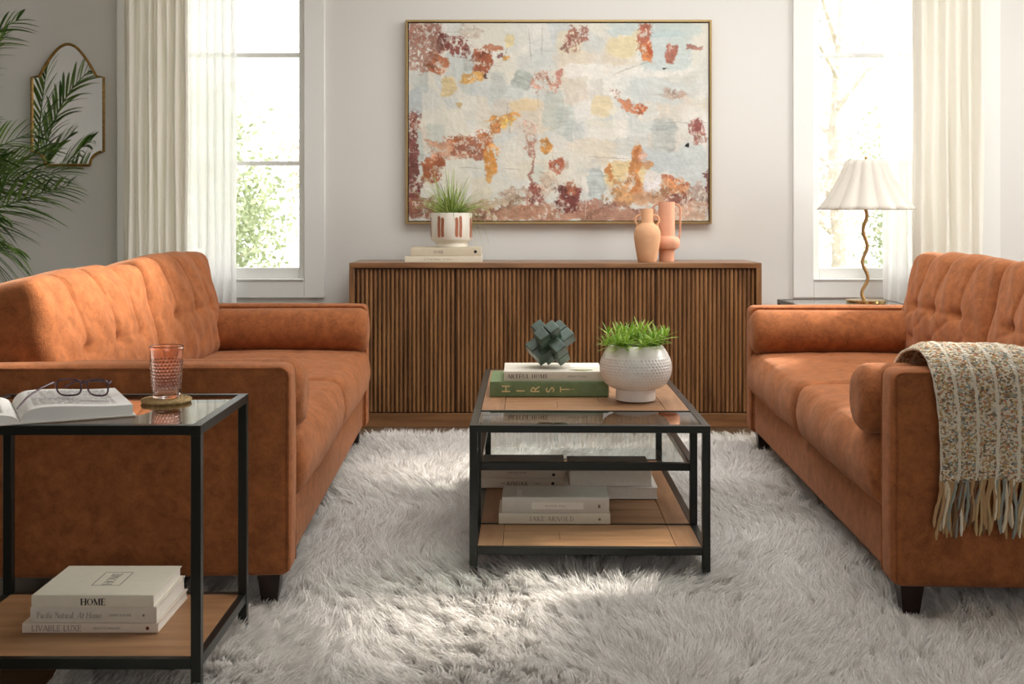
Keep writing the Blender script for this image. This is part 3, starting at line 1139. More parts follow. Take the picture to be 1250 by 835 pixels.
def painting_canvas():
    nx, nz = 600, 400
    X = np.linspace(0, 1, nx)
    Z = np.linspace(0, 1, nz)
    U, V = np.meshgrid(X, Z)          # V=0 top
    px = 497 + 370 * U
    py = 26 + 245 * V
    PXA, PYA, PXL, PYL = px, py, px[0], py[:, 0]
    img = np.ones((nz, nx, 3)) * np.array((215, 212, 199.))
    r_ = np.random.default_rng(5)

    def stroke(cx, cy, rx, ry, ang, col, al, rough=.3, shape=4, seed=None, dry=0, streak=0):
        sd_ = int(r_.integers(0, 9999)) if seed is None else seed
        rad = max(rx, ry) * 1.25 + 22 * rough + 4
        i0, i1 = np.searchsorted(PXL, [cx - rad, cx + rad])
        j0, j1 = np.searchsorted(PYL, [cy - rad, cy + rad])
        if i1 - i0 < 2 or j1 - j0 < 2:
            return
        px, py = PXA[j0:j1, i0:i1], PYA[j0:j1, i0:i1]

        def warp(sc, amp, seed):
            return (fbm(px / sc, py / sc, seed) - .5) * 2 * amp, (fbm(px / sc + 40, py / sc + 9, seed + 7) - .5) * 2 * amp
        wx, wy = warp(9, 6 * rough * 2, sd_)
        fx_, fy_ = warp(2.4, 2.2 * rough * 2, sd_ + 3)
        dx, dy = px - cx + wx + fx_, py - cy + wy + fy_
        ux_, uy_ = px - cx + wx * .4, py - cy + wy * .4
        c_, s_ = math.cos(R(ang)), math.sin(R(ang))
        a = (dx * c_ + dy * s_) / rx
        b = (-dx * s_ + dy * c_) / ry
        d = (np.abs(a) ** shape + np.abs(b) ** shape) ** (1 / shape)
        mask = np.clip((1.05 - d + (fbm(a * rx / 5, b * ry / 1.3, sd_ + 21, 3) - .5) * (1.1 * rough)) / .16, 0, 1)
        if dry:
            g = fbm(px / 3.2 + a * 2, py / 3.2, sd_ + 11, 4)
            mask = mask * np.clip((g - dry * .62) / .10, 0, 1)
        tex = .6 * (fbm((ux_ * c_ + uy_ * s_) / 18, (-ux_ * s_ + uy_ * c_) / 2.2, sd_ + 5, 3) - .5) + .8 * (fbm(ux_ / 7, uy_ / 7, sd_ + 31, 3) - .5)
        col = [v_ * .9 + .1 * sum(col) / 3 - 2 for v_ in col]
        k_ = .30 if sum(col) < 560 else .12
        colr = np.array(col, float)[None, None, :] * (1 + tex[..., None] * k_) + 60 * k_ * tex[..., None]
        m_ = (mask * al)[..., None]
        img[j0:j1, i0:i1] = img[j0:j1, i0:i1] * (1 - m_) + colr * m_
    # soft ground of pale scraped patches
    pal = [(222, 219, 206), (205, 208, 200), (226, 221, 202), (196, 203, 199), (214, 210, 200), (228, 226, 218), (210, 214, 206), (220, 208, 184), (200, 206, 204), (186, 194, 188), (212, 200, 182), (232, 229, 220)]
    for k in range(260):
        cx, cy = r_.uniform(497, 867), r_.uniform(26, 271)
        stroke(cx, cy, r_.uniform(10, 38), r_.uniform(7, 24), r_.choice([0, 90, 8, -12, 70]), pal[r_.integers(0, len(pal))], r_.uniform(.35, .85), .3, 5)
    L = [
        # cool blues and greys
        (815, 60, 34, 26, 0, (184, 200, 198), .7), (800, 34, 60, 10, 0, (176, 198, 198), .6), (638, 98, 13, 13, 30, (178, 186, 178), .85), (676, 134, 13, 26, 5, (190, 196, 186), .8),
        (700, 160, 14, 12, 0, (194, 200, 196), .7), (812, 165, 16, 22, 0, (176, 182, 176), .75), (806, 196, 34, 14, 10, (186, 198, 200), .8), (845, 205, 22, 30, 0, (196, 206, 204), .8),
        (729, 232, 12, 26, 0, (180, 192, 190), .8), (507, 180, 8, 22, 0, (190, 200, 190), .9), (505, 125, 9, 20, 0, (182, 192, 194), .8), (690, 148, 12, 20, 0, (184, 194, 186), .6),
        (606, 105, 9, 18, 0, (192, 196, 188), .7), (572, 78, 9, 9, 0, (184, 190, 180), .7), (720, 50, 18, 12, 20, (198, 206, 202), .6), (530, 165, 12, 16, 0, (190, 198, 188), .6), (655, 215, 10, 14, 0, (200, 208, 196), .6),
        # creams / yellows
        (760, 56, 18, 14, 0, (222, 208, 162), .85), (735, 130, 13, 14, 10, (222, 206, 164), .85), (622, 47, 6, 8, 0, (214, 194, 138), .8), (545, 105, 9, 12, 0, (220, 196, 140), .85),
        (765, 215, 26, 18, 0, (222, 196, 138), .85), (780, 44, 8, 10, 0, (224, 206, 160), .6), (640, 128, 20, 8, -10, (226, 200, 150), .7), (695, 50, 16, 14, 0, (220, 206, 170), .6),
    ]
    for a in L:
        stroke(*a, rough=.3, shape=3.4)
    D = [
        # top-left mauve and rust group
        (517, 55, 22, 34, 0, (172, 124, 104), .85, .5, 3, 1.0 * .55), (520, 40, 20, 12, 0, (156, 104, 88), .75, .6, 3, .6), (541, 50, 8, 11, 8, (120, 58, 48), .95, .3, 4, 0),
        (560, 56, 13, 14, 0, (136, 70, 60), .9, .5, 2.4, .55), (533, 77, 12, 12, 35, (184, 104, 62), .9, .3, 3, 0), (574, 36, 14, 8, 0, (190, 176, 158), .7, .5, 3, .6),
        (588, 74, 12, 16, 15, (164, 86, 52), .95, .5, 2.6, .3), (602, 56, 13, 3.5, 0, (180, 112, 78), .9, .6, 3, .5), (576, 94, 16, 7, -8, (206, 156, 82), .9, .35, 4, 0), (592, 91, 3, 4, 0, (70, 34, 36), .9, .5, 2, .4),
        (610, 65, 6, 3, -30, (110, 60, 60), .8, .6, 2, .5), (617, 70, 5, 2, 0, (200, 150, 70), .9, .3, 3, 0),
        (702, 44, 14, 14, 40, (160, 98, 80), .9, .5, 3, .62), (787, 42, 9, 14, 0, (172, 92, 66), .9, .5, 3.4, .5), (790, 62, 7, 13, -4, (204, 128, 76), .95, .3, 3, .2), (794, 58, 2.5, 10, 0, (196, 88, 44), .9, .4, 3, .2),
        (822, 64, 7, 13, 8, (172, 104, 84), .95, .35, 3, 0), (850, 55, 11, 3.5, 12, (176, 120, 102), .9, .5, 4, .3), (813, 81, 2, 2, 0, (50, 34, 34), .9, .6, 2, .3),
        (664, 98, 16, 13, -20, (190, 140, 118), .75, .7, 2.6, .85), (683, 94, 3.5, 12, 15, (184, 112, 96), .8, .5, 2.5, .4), (672, 96, 3, 8, -30, (160, 96, 72), .8, .6, 2.5, .4),
        (768, 128, 15, 5.5, 35, (196, 122, 82), .9, .5, 3, .35), (782, 132, 8, 7, 30, (202, 108, 56), .95, .4, 3, 0), (752, 114, 7, 3, 40, (170, 120, 96), .7, .7, 3, .7),
        (826, 115, 16, 5, 10, (200, 168, 148), .7, .6, 3, .5), (854, 158, 8, 17, 0, (166, 104, 92), .85, .6, 3, .55), (852, 152, 4, 9, 0, (140, 70, 64), .85, .5, 3, .3), (842, 178, 2.2, 2.2, 0, (24, 20, 20), 1, .4, 2, 0),
        (640, 140, 0.1, 0.1, 0, (0, 0, 0), 0, .3, 2, 0),
        # middle left ochre
        (613, 143, 20, 4, -14, (214, 152, 76), .95, .4, 3, 0), (618, 150, 10, 6, -10, (226, 178, 84), .85, .4, 3, .2), (604, 158, 5, 10, 10, (210, 136, 70), .9, .5, 2.6, .3), (559, 127, 3, 5, 0, (190, 160, 100), .8, .4, 3, 0),
        # band
        (548, 182, 26, 11, -2, (190, 142, 112), .9, .4, 4, .3), (575, 182, 24, 14, 5, (166, 100, 74), .9, .5, 3.2, .42), (560, 172, 14, 5, -5, (184, 102, 56), .9, .5, 3, .3), (590, 172, 8, 12, 20, (186, 106, 54), .9, .5, 3, .35),
        (598, 196, 7, 17, -14, (212, 142, 62), .95, .35, 2.6, 0), (597, 212, 4, 12, 10, (218, 160, 84), .85, .3, 2.4, 0),
        (526, 208, 13, 19, 15, (170, 92, 54), .95, .35, 2.6, 0),
        # left dark strip
        (502, 170, 6, 36, 0, (126, 66, 58), .9, .5, 4, .3), (503, 148, 7, 10, 0, (170, 112, 92), .8, .6, 3, .5), (503, 232, 8, 36, 0, (112, 58, 50), .92, .4, 4, .2), (512, 256, 20, 14, 0, (146, 92, 74), .85, .5, 3, .4),
        # centre
        (667, 178, 7, 9, 0, (204, 142, 66), .95, .45, 2.6, 0), (680, 202, 9, 8, -20, (176, 96, 66), .95, .5, 2.4, .3), (692, 203, 3, 6, 0, (200, 180, 160), .8, .4, 3, 0), (645, 160, 8, 12, 0, (190, 150, 130), .65, .7, 3, .75), (650, 200, 3.2, 34, 3, (168, 112, 94), .85, .6, 4, .45), (646, 178, 6, 5, 0, (190, 140, 116), .8, .6, 3, .5),
        (655, 238, 10, 13, 0, (150, 82, 68), .9, .6, 2.6, .45), (664, 232, 6, 7, 0, (214, 190, 168), .8, .6, 2.6, .3), (645, 250, 5, 9, 0, (160, 88, 72), .8, .6, 3, .4), (670, 222, 12, 10, 0, (206, 178, 152), .6, .6, 3, .5),
        # bottom
        (620, 262, 60, 9, -4, (186, 134, 104), .9, .4, 4, .15), (560, 262, 34, 10, 10, (150, 112, 88), .8, .5, 4, .3), (690, 262, 40, 9, -8, (192, 140, 112), .9, .4, 4, .15), (770, 264, 70, 8, 0, (188, 136, 110), .9, .4, 4, .2), (740, 252, 30, 7, 0, (180, 126, 104), .7, .5, 4, .3),
        (600, 250, 40, 5, -12, (196, 168, 134), .7, .5, 4, .3), (696, 246, 14, 16, 0, (126, 62, 54), .97, .45, 3.2, 0), (698, 232, 9, 7, 0, (168, 98, 66), .8, .7, 2.4, .3), (684, 250, 7, 8, 0, (136, 76, 62), .8, .6, 3, .3), (630, 235, 20, 5, -5, (206, 180, 156), .8, .5, 3, .4),
        (745, 212, 4, 12, 0, (196, 126, 66), .9, .5, 3, .3), (776, 205, 7, 30, 6, (208, 138, 78), .92, .4, 3, .1), (779, 190, 3, 12, 0, (190, 114, 62), .9, .4, 3, 0), (765, 236, 22, 16, 0, (204, 152, 98), .85, .5, 3, .15), (776, 226, 10, 12, 0, (206, 130, 68), .85, .4, 2.6, 0), (790, 202, 9, 3.5, -8, (208, 150, 90), .85, .4, 3, 0),
        (786, 192, 5, 8, 0, (206, 160, 138), .7, .5, 3, .3), (797, 240, 22, 11, 0, (206, 156, 116), .8, .5, 3, .2), (797, 224, 11, 12, 0, (226, 222, 220), .97, .25, 5, 0),
        (826, 228, 18, 9, 22, (206, 138, 88), .93, .35, 4, .1), (828, 222, 20, 2.5, 24, (176, 100, 70), .8, .3, 4, .2), (836, 240, 10, 6, 0, (196, 122, 72), .9, .4, 3, 0), (832, 246, 18, 8, 5, (150, 94, 78), .9, .6, 3, .35), (855, 240, 11, 16, 0, (176, 150, 136), .75, .6, 3, .5),
        (848, 258, 18, 12, 0, (196, 160, 134), .85, .4, 3, .2), (865, 236, 3, 30, 0, (120, 70, 62), .85, .6, 4, .3), (744, 240, 6, 10, 0, (222, 224, 216), .8, .5, 3, .2),
    ]
    for a in D:
        if a[7] if len(a) > 7 else True:
            stroke(*a[:6], a[6], rough=a[7], shape=a[8], dry=a[9])
    # broken brush marks worked over the strong colours
    for a in D:
        if a[2] < 5 or a[3] < 4:
            continue
        for q_ in range(5):
            ox, oy = r_.uniform(-.8, .8) * a[2], r_.uniform(-.8, .8) * a[3]
            f_ = r_.uniform(.72, 1.2)
            cc = [min(250, v_ * f_) for v_ in a[5]] if q_ < 3 else [(224, 214, 196), (208, 206, 194)][q_ - 3]
            stroke(a[0] + ox, a[1] + oy, a[2] * r_.uniform(.25, .6) + 1.5, a[3] * r_.uniform(.15, .4) + 1, a[4] + r_.uniform(-30, 30), cc, .75, rough=.6, shape=2.5, dry=.62 if q_ < 3 else .78)
    # fine pencil-like scratches and dabs
    for k in range(36):
        cx, cy = r_.uniform(500, 864), r_.uniform(30, 268)
        stroke(cx, cy, r_.uniform(8, 26), .5, r_.choice([0, 90, 4, 86, -20]), [(236, 234, 226), (150, 140, 124), (180, 170, 150)][k % 3], .5, .12, 4)
    grain = fbm(px * 1.3, py * 1.3, 77, 2) - .5
    img = np.clip(img * (1 + grain[..., None] * .05), 0, 255) / 255
    linr = np.where(img <= .04045, img / 12.92, ((img + .055) / 1.055) ** 2.4)
    gx = -PW / 2 + e2 + (PW - 2 * e2) * U
    gz = PH - e2 - (PH - 2 * e2) * V
    co = np.stack([gx, np.full_like(gx, -.034) - .0015 * fbm(px / 3, py / 3, 31, 2), gz], -1).reshape(-1, 3)
    ii = np.arange(nx * nz).reshape(nz, nx)
    fa = np.stack([ii[:-1, :-1], ii[1:, :-1], ii[1:, 1:], ii[:-1, 1:]], -1).reshape(-1, 4)
    q = NT('painted_canvas')
    at = q.n('ShaderNodeVertexColor')
    at.layer_name = 'paint'
    q.l(at.outputs[0], q.b.inputs['Base Color'])
    q.b.inputs['Roughness'].default_value = .7
    # front sheet plus its wrapped canvas edges
    o = np_mesh('canvas', co, fa, q.m, pt)
    ca = o.data.color_attributes.new('paint', 'FLOAT_COLOR', 'POINT')
    rgba = np.concatenate([linr.reshape(-1, 3), np.ones((nx * nz, 1))], 1).astype(np.float32)
    ca.data.foreach_set('color', rgba.ravel())


painting_canvas()

# ------------------------------------------------------------------ mirror
mr = thing('wall_mirror', 'arched mirror with thin antique gold frame on the wall beside the palm', 'mirror', (-2.335, YW - .002, 1.297))


def mirror_outline(s_=0.0):
    hw, top, sh = .195 - s_, .648 - s_, .47 - s_ * .3
    pts = []
    # start bottom centre -> right notch -> up -> shoulder -> ogee arch -> mirrored
    n = .072
    pts.append((0, s_))
    pts.append((hw - n, s_))
    for a in np.linspace(180, 90, 8):
        pts.append((hw + n * math.cos(R(a)) * 1.0, s_ + n * math.sin(R(a)) * 1.0))
    pts.append((hw, sh))
    aw = hw * .80
    for u in np.linspace(0, 1, 22):
        x = aw * (1 - u)
        pts.append((x, sh + .004 + (top - sh - .004) * (.5 + .5 * math.cos(math.pi * x / aw)) ** .5))
    left = [(-x, z) for x, z in pts[::-1] if x > 1e-4]
    return pts + left


ol = mirror_outline(.006)
MB().tube([(x, -.02, z) for x, z in ol], .0075, 8, closed=True).build('frame', simple('antique_gold', (150, 118, 64), .4, metal=.8, noise=.4, nscale=90, bump=.8, bscale=220), mr)
N = len(ol)
vs = [(x, -.018, z) for x, z in ol] + [(x, -.002, z) for x, z in ol]
MB().add(vs, [tuple(range(N)), tuple(range(N, 2 * N))[::-1]] + [(i, (i + 1) % N, N + (i + 1) % N, N + i) for i in range(N)]).build('mirror_glass', M['mirror'], mr, smooth=False)


# ------------------------------------------------------------------ palm
def frond(p0, p1, p2, nleaf, ll, parent, seed, droop=.35, spread=62, w=.008, t0=.22):
    r_ = random.Random(seed)
    roll = r_.uniform(.5, 1.5)
    p0, p1, p2 = Vector(p0), Vector(p1), Vector(p2)

    def B(t):
        return p0 * (1 - t) ** 2 + p1 * 2 * t * (1 - t) + p2 * t * t
    sp = []
    rach = [B(i / 14) for i in range(15)]
    m_ = MB().tube(rach, [.008 - .0065 * i / 14 for i in range(15)], 6)
    for i in range(nleaf):
        t = t0 + (1 - t0) * (i + .5) / nleaf
        b = B(t)
        d = (B(min(t + .02, 1)) - B(t - .02)).normalized()
        side = d.cross(Vector((0, 0, 1)))
        if side.length < .1:
            side = Vector((1, 0, 0))
        side.normalize()
        side = (side * math.cos(roll) + side.cross(d) * math.sin(roll)).normalized()
        for s_ in (-1, 1):
            ang = R(spread * (1 - .55 * t) + r_.uniform(-7, 7))
            L = ll * (math.sin(math.pi * min(.98, .18 + .78 * t)) ** .6) * r_.uniform(.85, 1.1)
            dr = d * math.cos(ang) + side * s_ * math.sin(ang) + Vector((0, 0, .22 + r_.uniform(-.12, .12)))
            dr.normalize()
            pts, ws = [], []
            for k in range(7):
                u = k / 6
                pts.append(b + dr * L * u + Vector((0, 0, -droop * L * u * u)))
                ws.append(w * (math.sin(math.pi * (.12 + .86 * u)) ** .7) * (1 if u < .95 else .2))
            bs = dr.cross(Vector((0, 0, 1)))
            bs.normalize()
            bs = (bs + Vector((0, 0, r_.uniform(-.5, .5)))).normalized()
            sp.append((pts, ws, bs))
    bl = blades(sp)
    m_.add(bl.v, bl.f)
    m_.build('frond', M['palm'], parent, angle=80)


palm = thing('potted_palm', 'areca palm with arching green fronds in front of the gold mirror', 'plant', (-2.82, 5.3, 0))
MB().lathe([(.0, 0), (.13, 0), (.17, .3), (.18, .34), (.165, .34), (.155, .3), (.0, .3)], 40, cap=False).build('pot', M['cream_ceramic'], palm)
MB().lathe([(.0, .3), (.154, .302)], 30, cap=False).build('soil', M['soil'], palm)
o0 = Vector((0, 0, .3))
for i, (sx, sy) in enumerate(((.02, .03), (-.04, .02), (.03, -.04), (-.02, -.03))):
    MB().tube([(sx, sy, .3), (sx * 1.5, sy * 1.5, .6), (sx * 2, sy * 2, .85)], [.014, .012, .009], 8).build('stem', M['palm_stem'], palm)
FR = [  # mid control, tip (local to palm base), droop
    ((.10, .02, 1.28), (.66, .12, 1.24), .3), ((.16, .1, 1.22), (.60, .25, 1.36), .3), ((.05, -.2, 1.32), (.52, -.10, 1.30), .3), ((.2, .15, 1.05), (.74, .1, 1.18), .3),
    ((.12, .12, 1.3), (.48, .38, 1.46), .3), ((.08, .0, 1.2), (.42, .0, 1.36), .2), ((.12, .2, 1.2), (.5, .3, 1.22), .35), ((.1, -.15, 1.1), (.5, -.2, 1.18), .35),
    ((.02, .1, 1.75), (.50, .1, 1.96), .3), ((.1, -.1, 1.15), (.50, -.1, 1.02), .6), ((.14, .1, .95), (.50, .08, .86), .7), ((-.2, 0, 1.6), (-.32, .2, 1.7), .3), ((-.2, -.35, 1.3), (-.3, -.6, 1.3), .3),
    ((0, -.4, 1.2), (.2, -.65, 1.12), .4), ((-.1, .3, 1.5), (-.1, .6, 1.75), .2), ((.08, .2, 1.5), (.28, .45, 1.95), .2), ((.2, .3, 1.1), (.6, .45, 1.28), .2), ((.0, .1, 1.3), (.3, .2, 1.5), .2),
]
for i, (c, tp, dr_) in enumerate(FR):
    frond((0.02, 0, .8), c, tp, 26, .30, palm, 30 + i, droop=dr_, w=.0085)


# ------------------------------------------------------------------ side tables and coffee table
def end_table(name, label, loc, w, d, H, shelf, rz=0, wall_side=False):
    t = thing(name, label, 'table', loc, rz)
    s_ = .021
    for ix, x in enumerate((0, w - s_)):
        for y in (0, d - s_):
            MB().box(x, x + s_, y, y + s_, .009, H - .02).build('leg', M['black_metal'], t, .0012)
    m_ = MB()
    m_.box(0, w, 0, s_, H - .02, H).box(0, w, d - s_, d, H - .02, H).box(0, s_, s_, d - s_, H - .02, H).box(w - s_, w, s_, d - s_, H - .02, H)
    m_.build('top_frame', M['black_metal'], t, .0012)
    MB().box(s_ + .001, w - s_ - .001, s_ + .001, d - s_ - .001, H - .0075, H - .0015).build('glass_top', M['table_glass'], t, smooth=False)
    m_ = MB()
    m_.box(s_, w - s_, .002, s_ - .002, shelf - .022, shelf).box(s_, w - s_, d - s_ + .002, d - .002, shelf - .022, shelf)
    m_.box(.002, s_ - .002, s_, d - s_, shelf - .022, shelf).box(w - s_ + .002, w - .002, s_, d - s_, shelf - .022, shelf)
    m_.build('shelf_frame', M['black_metal'], t, .0012)
    MB().box(s_ - .002, w - s_ + .002, s_ - .002, d - s_ + .002, shelf - .016, shelf - .001).build('shelf', M['oak'], t, .001)
    return t


ST = (-1.232, 2.365, 0)
end_table('side_table', 'black metal side table with glass top and wooden shelf, before the sofa', ST, .59, .43, .60, .118)
end_table('side_table', 'black metal glass-topped side table under the wavy lamp by the window', (1.35, 5.33, 0), .55, .51, .612, .118)


def coffee_table():
    t = thing('coffee_table', 'black metal coffee table with wood and glass top on the fluffy rug', 'table', (.2145, 3.16, 0), R(-.8))
    w, L, H, s_ = .332, 1.17, .455, .022
    yi = .245
    for sx in (-1, 1):
        for y in (0, L - s_):
            x = sx * (w - s_ / 2)
            MB().box(x - s_ / 2, x + s_ / 2, y, y + s_, .009, H - .02).build('leg', M['black_metal'], t, .0014)
        x = sx * (w - s_ / 2 - (.0 if sx < 0 else .0))
        MB().box(x - s_ / 2, x + s_ / 2, yi, yi + .02, .118, H - .02).build('inner_post', M['black_metal'], t, .0014)
        MB().box(x - s_ / 2, x + s_ / 2, s_, L - s_, .098, .118).build('bottom_rail', M['black_metal'], t, .0014)
        MB().box(x - s_ / 2, x + s_ / 2, yi + .02, L - s_, .277, .30).build('middle_rail', M['black_metal'], t, .0014)
    m_ = MB()
    m_.box(-w, w, 0, s_, H - .02, H).box(-w, w, L - s_, L, H - .02, H).box(-w, -w + s_, s_, L - s_, H - .02, H).box(w - s_, w, s_, L - s_, H - .02, H)
    m_.build('top_frame', M['black_metal'], t, .0014)
    iw = w - s_
    MB().box(-iw, iw, 0.001, s_ - .001, .098, .118).build('bottom_rail', M['black_metal'], t, .0014)
    MB().box(-iw, iw, L - s_ + .001, L - .001, .098, .118).build('bottom_rail', M['black_metal'], t, .0014)
    MB().box(-iw, iw, yi, yi + .02, .277, .30).build('middle_rail', M['black_metal'], t, .0014)
    MB().box(-iw, iw, yi, yi + .008, .098, .1195).build('shelf_divider', M['black_metal'], t)
    MB().box(-iw, iw, yi - .003, yi + .005, H - .012, H + .0005).build('top_divider', M['black_metal'], t)

    def boards(y0, y1, z0, z1, name):
        # picture-frame border with planks inside, as one panel
        root_ = None
        g = .0012
        b = .07
        p = MB().box(-iw, iw, y0, y1, z0 - .004, z0).build(name, M['walnut_dark'], t, smooth=False)
        for xa, xb in ((-iw, -iw + b - g), (iw - b + g, iw)):
            MB().box(xa, xb, y0, y1, z0, z1).build('border_board', M['oak2'], p, .0008)
        for ya, yb in ((y0, y0 + b - g), (y1 - b + g, y1)):
            MB().box(-iw + b, iw - b, ya, yb, z0, z1).build('border_board', M['oak'], p, .0008)
        n = max(1, round((y1 - y0 - 2 * b) / .09))
        dy = (y1 - y0 - 2 * b) / n
        for i in range(n):
            cut = (-.08, .05, -.02, .1)[i % 4]
            MB().box(-iw + b, cut - g, y0 + b + i * dy, y0 + b + (i + 1) * dy - g, z0, z1 - .0004).build('plank', M['oak'], p, .0008)
            MB().box(cut, iw - b, y0 + b + i * dy, y0 + b + (i + 1) * dy - g, z0, z1 - .0002).build('plank', M['oak'], p, .0008)
    boards(yi + .008, L - s_ - .001, H - .014, H - .001, 'wood_top')
    boards(s_ + .0005, yi - .0005, .106, .117, 'front_shelf')
    boards(yi + .0085, L - s_ - .001, .106, .117, 'back_shelf')
    MB().box(-iw + .001, iw - .001, s_ + .001, yi - .004, H - .0075, H - .0015).build('glass_top', M['table_glass'], t, smooth=False)
    MB().box(-iw + .001, iw - .001, yi + .021, L - s_ - .001, .291, .297).build('glass_shelf', M['shelf_glass'], t, smooth=False)
    return t


ct = coffee_table()


# ------------------------------------------------------------------ books
def book(label, loc, w, d, th, cover, rz=0, group=None, paper='paper', titles=(), over=.003, extra=None):
    """spine on the -y side, centred on x, standing on loc; w along spine"""
    t = thing('book', label, 'book', loc, rz, group)
    c = .0025
    m_ = MB()
    hw = w / 2
    # hard cover: bottom board, top board, slightly rounded spine
    m_.box(-hw, hw, 0.002, d, 0, c).box(-hw, hw, 0.002, d, th - c, th)
    vs, n = [], 7
    prof = []
    for i in range(n):
        a = -math.pi / 2 + math.pi * i / (n - 1)
        prof.append((-.0012 * math.cos(a) + .002, th / 2 + th / 2 * math.sin(a)))
    prof += [(.0045, th), (.0045, 0)]
    N_ = len(prof)
    vs = [(-hw, y, z) for y, z in prof] + [(hw, y, z) for y, z in prof]
    m_.add(vs, [tuple(range(N_)), tuple(range(N_, 2 * N_))[::-1]] + [(i, (i + 1) % N_, N_ + (i + 1) % N_, N_ + i) for i in range(N_)])
    cv = m_.build('cover', cover, t, .0006)
    MB().box(-hw + over, hw - over, .0045, d - over, c, th - c).build('pages', M[paper], t, smooth=False)
    for (txt, h, x, kw) in titles:
        kw = dict(kw)
        mt_ = kw.pop('mat', M['ink'])
        rot = kw.pop('rot', False)
        zc = kw.pop('zc', th / 2)
        if rot:
            x_ = x
            for ch in txt:
                lettering(ch, h, mt_, t, (x_, .0006, zc - h * .38), (0, 0, 1), (-1, 0, 0), **kw)
                x_ += kw.get('gap', .1) * 0 + rot
        else:
            lettering(txt, h, mt_, t, (x, .0006, zc - h / 2), (1, 0, 0), (0, 0, 1), **kw)
    return t


def cov(n, c, **k):
    return simple(n, c, .55, noise=k.pop('noise', .03), nscale=40, **k)


DID = dict(thick=.15, thin=.045, serif=.08)
BOLD = dict(thick=.22, thin=.06, serif=.09)
zs = .118
SC = 1.0
# stack on the near side table's shelf
rz = 0
stk = 'cream books on the side table shelf'
b1 = book('pale pink-beige book at the bottom of the side table stack, lettered LIVABLE LUXE', (-.925, 2.513, zs), .298, .235, .0215, cov('blush_cover', (222, 206, 190)), rz, stk,
          titles=(('LIVABLE LUXE', .0125, -.128, dict(DID, mat=M['ink_grey'], thick=.12, thin=.06, sx=.95)), ('BRIGETTE ROMANEK', .004, .008, dict(mat=M['ink_grey'], thick=.12, thin=.1, serif=0, sx=1.1))))
MB().lathe([(.0, 0), (.004, 0), (.004, .0006), (0, .0006)], 16, cap=False).build('emblem', M['plum_red'], b1, mx=Matrix.Translation((.126, .0009, .0107)) @ Matrix.Rotation(R(90), 4, 'X'))
b2 = book('off-white middle book of the side table stack, lettered Pacific Natural At Home', (-.918, 2.514, zs + .0217), .277, .225, .0345, cov('oatmeal_cover', (216, 208, 194)), rz, stk,
          titles=(('Pacific Natural', .0135, -.124, dict(thick=.11, thin=.05, serif=.05, mat=M['ink_grey'], sx=.76, gap=.06)), ('At Home', .0135, -.035, dict(thick=.11, thin=.05, serif=.05, slant=.22, mat=M['ink_grey'], sx=.8, gap=.08)),
                  ('JENNI KAYNE', .005, .034, dict(mat=M['ink_grey'], thick=.14, thin=.1, serif=.03, gap=.25))))
MB().box(.108, .1125, .0003, .0008, .0145, .0195).build('emblem', M['ink_grey'], b2)
b3 = book('cream top book of the side table stack, lettered HOME with a framed cover title', (-.919, 2.512, zs + .0564), .268, .215, .0265, cov('cream_cover', (228, 221, 202)), rz, stk,
          titles=(('HOME', .0145, -.026, dict(BOLD, zc=.0125)),))
m = MB()
bx0, bx1, by0, by1 = -.028, .036, .07, .165
lw = .0012
zt = .0265
for a in ((bx0, bx1, by0, by0 + lw), (bx0, bx1, by1 - lw, by1), (bx0, bx0 + lw, by0, by1), (bx1 - lw, bx1, by0, by1)):
    m.box(a[0], a[1], a[2], a[3], zt - .0002, zt + .0003)
m.build('title_box', M['ink'], b3, smooth=False)
lettering('HOME', .022, M['ink_grey'], b3, ((bx0 + bx1) / 2 + .011, (by0 + by1) / 2, zt), (0, 1, 0), (-1, 0, 0), center=True, **DID)

# coffee table top
zt = .4555
gb = 'books on the coffee table top'
bH = book('thick green book lettered HIRST at the bottom on the coffee table', (.119, 3.665, zt), .38, .262, .048, cov('green_cloth_cover', (112, 134, 90), noise=.15), R(-.8), gb,
          titles=(('HIRST', .027, -.125, dict(rot=.047, mat=M['ink_gold'], thick=.15, thin=.15, serif=0)), ('DAMIEN', .005, .05, dict(mat=M['ink_gold'], thick=.12, thin=.1, serif=0, gap=.3)),))
bA = book('white art book lettered ARTFUL HOME under the green marble knot', (.133, 3.675, zt + .0482), .318, .225, .031, cov('ivory_cover', (226, 220, 204)), R(-.4), gb,
          titles=(('ARTFUL HOME', .0125, -.148, dict(DID, gap=.24, thick=.17, mat=M['ink'])), ('ANNA YOUNG', .006, .045, dict(mat=M['ink_grey'], thick=.14, thin=.1, serif=.03, gap=.3))))
MB().lathe([(.0, 0), (.05, 0), (.05, .0004), (0, .0004)], 30, cap=False, rfn=lambda r, z, t: r * (1 + .1 * math.sin(3 * t))).build('cover_picture', simple('olive_print', (140, 140, 96), .6, noise=.4, nscale=60), bA, mx=Matrix.Translation((.09, .035, .0311)) @ Matrix.Diagonal((.75, .4, 1, 1)))
MB().box(.06, .155, .11, .2, .0309, .0314).build('cover_print', cov('white_print', (240, 238, 232)), bA)

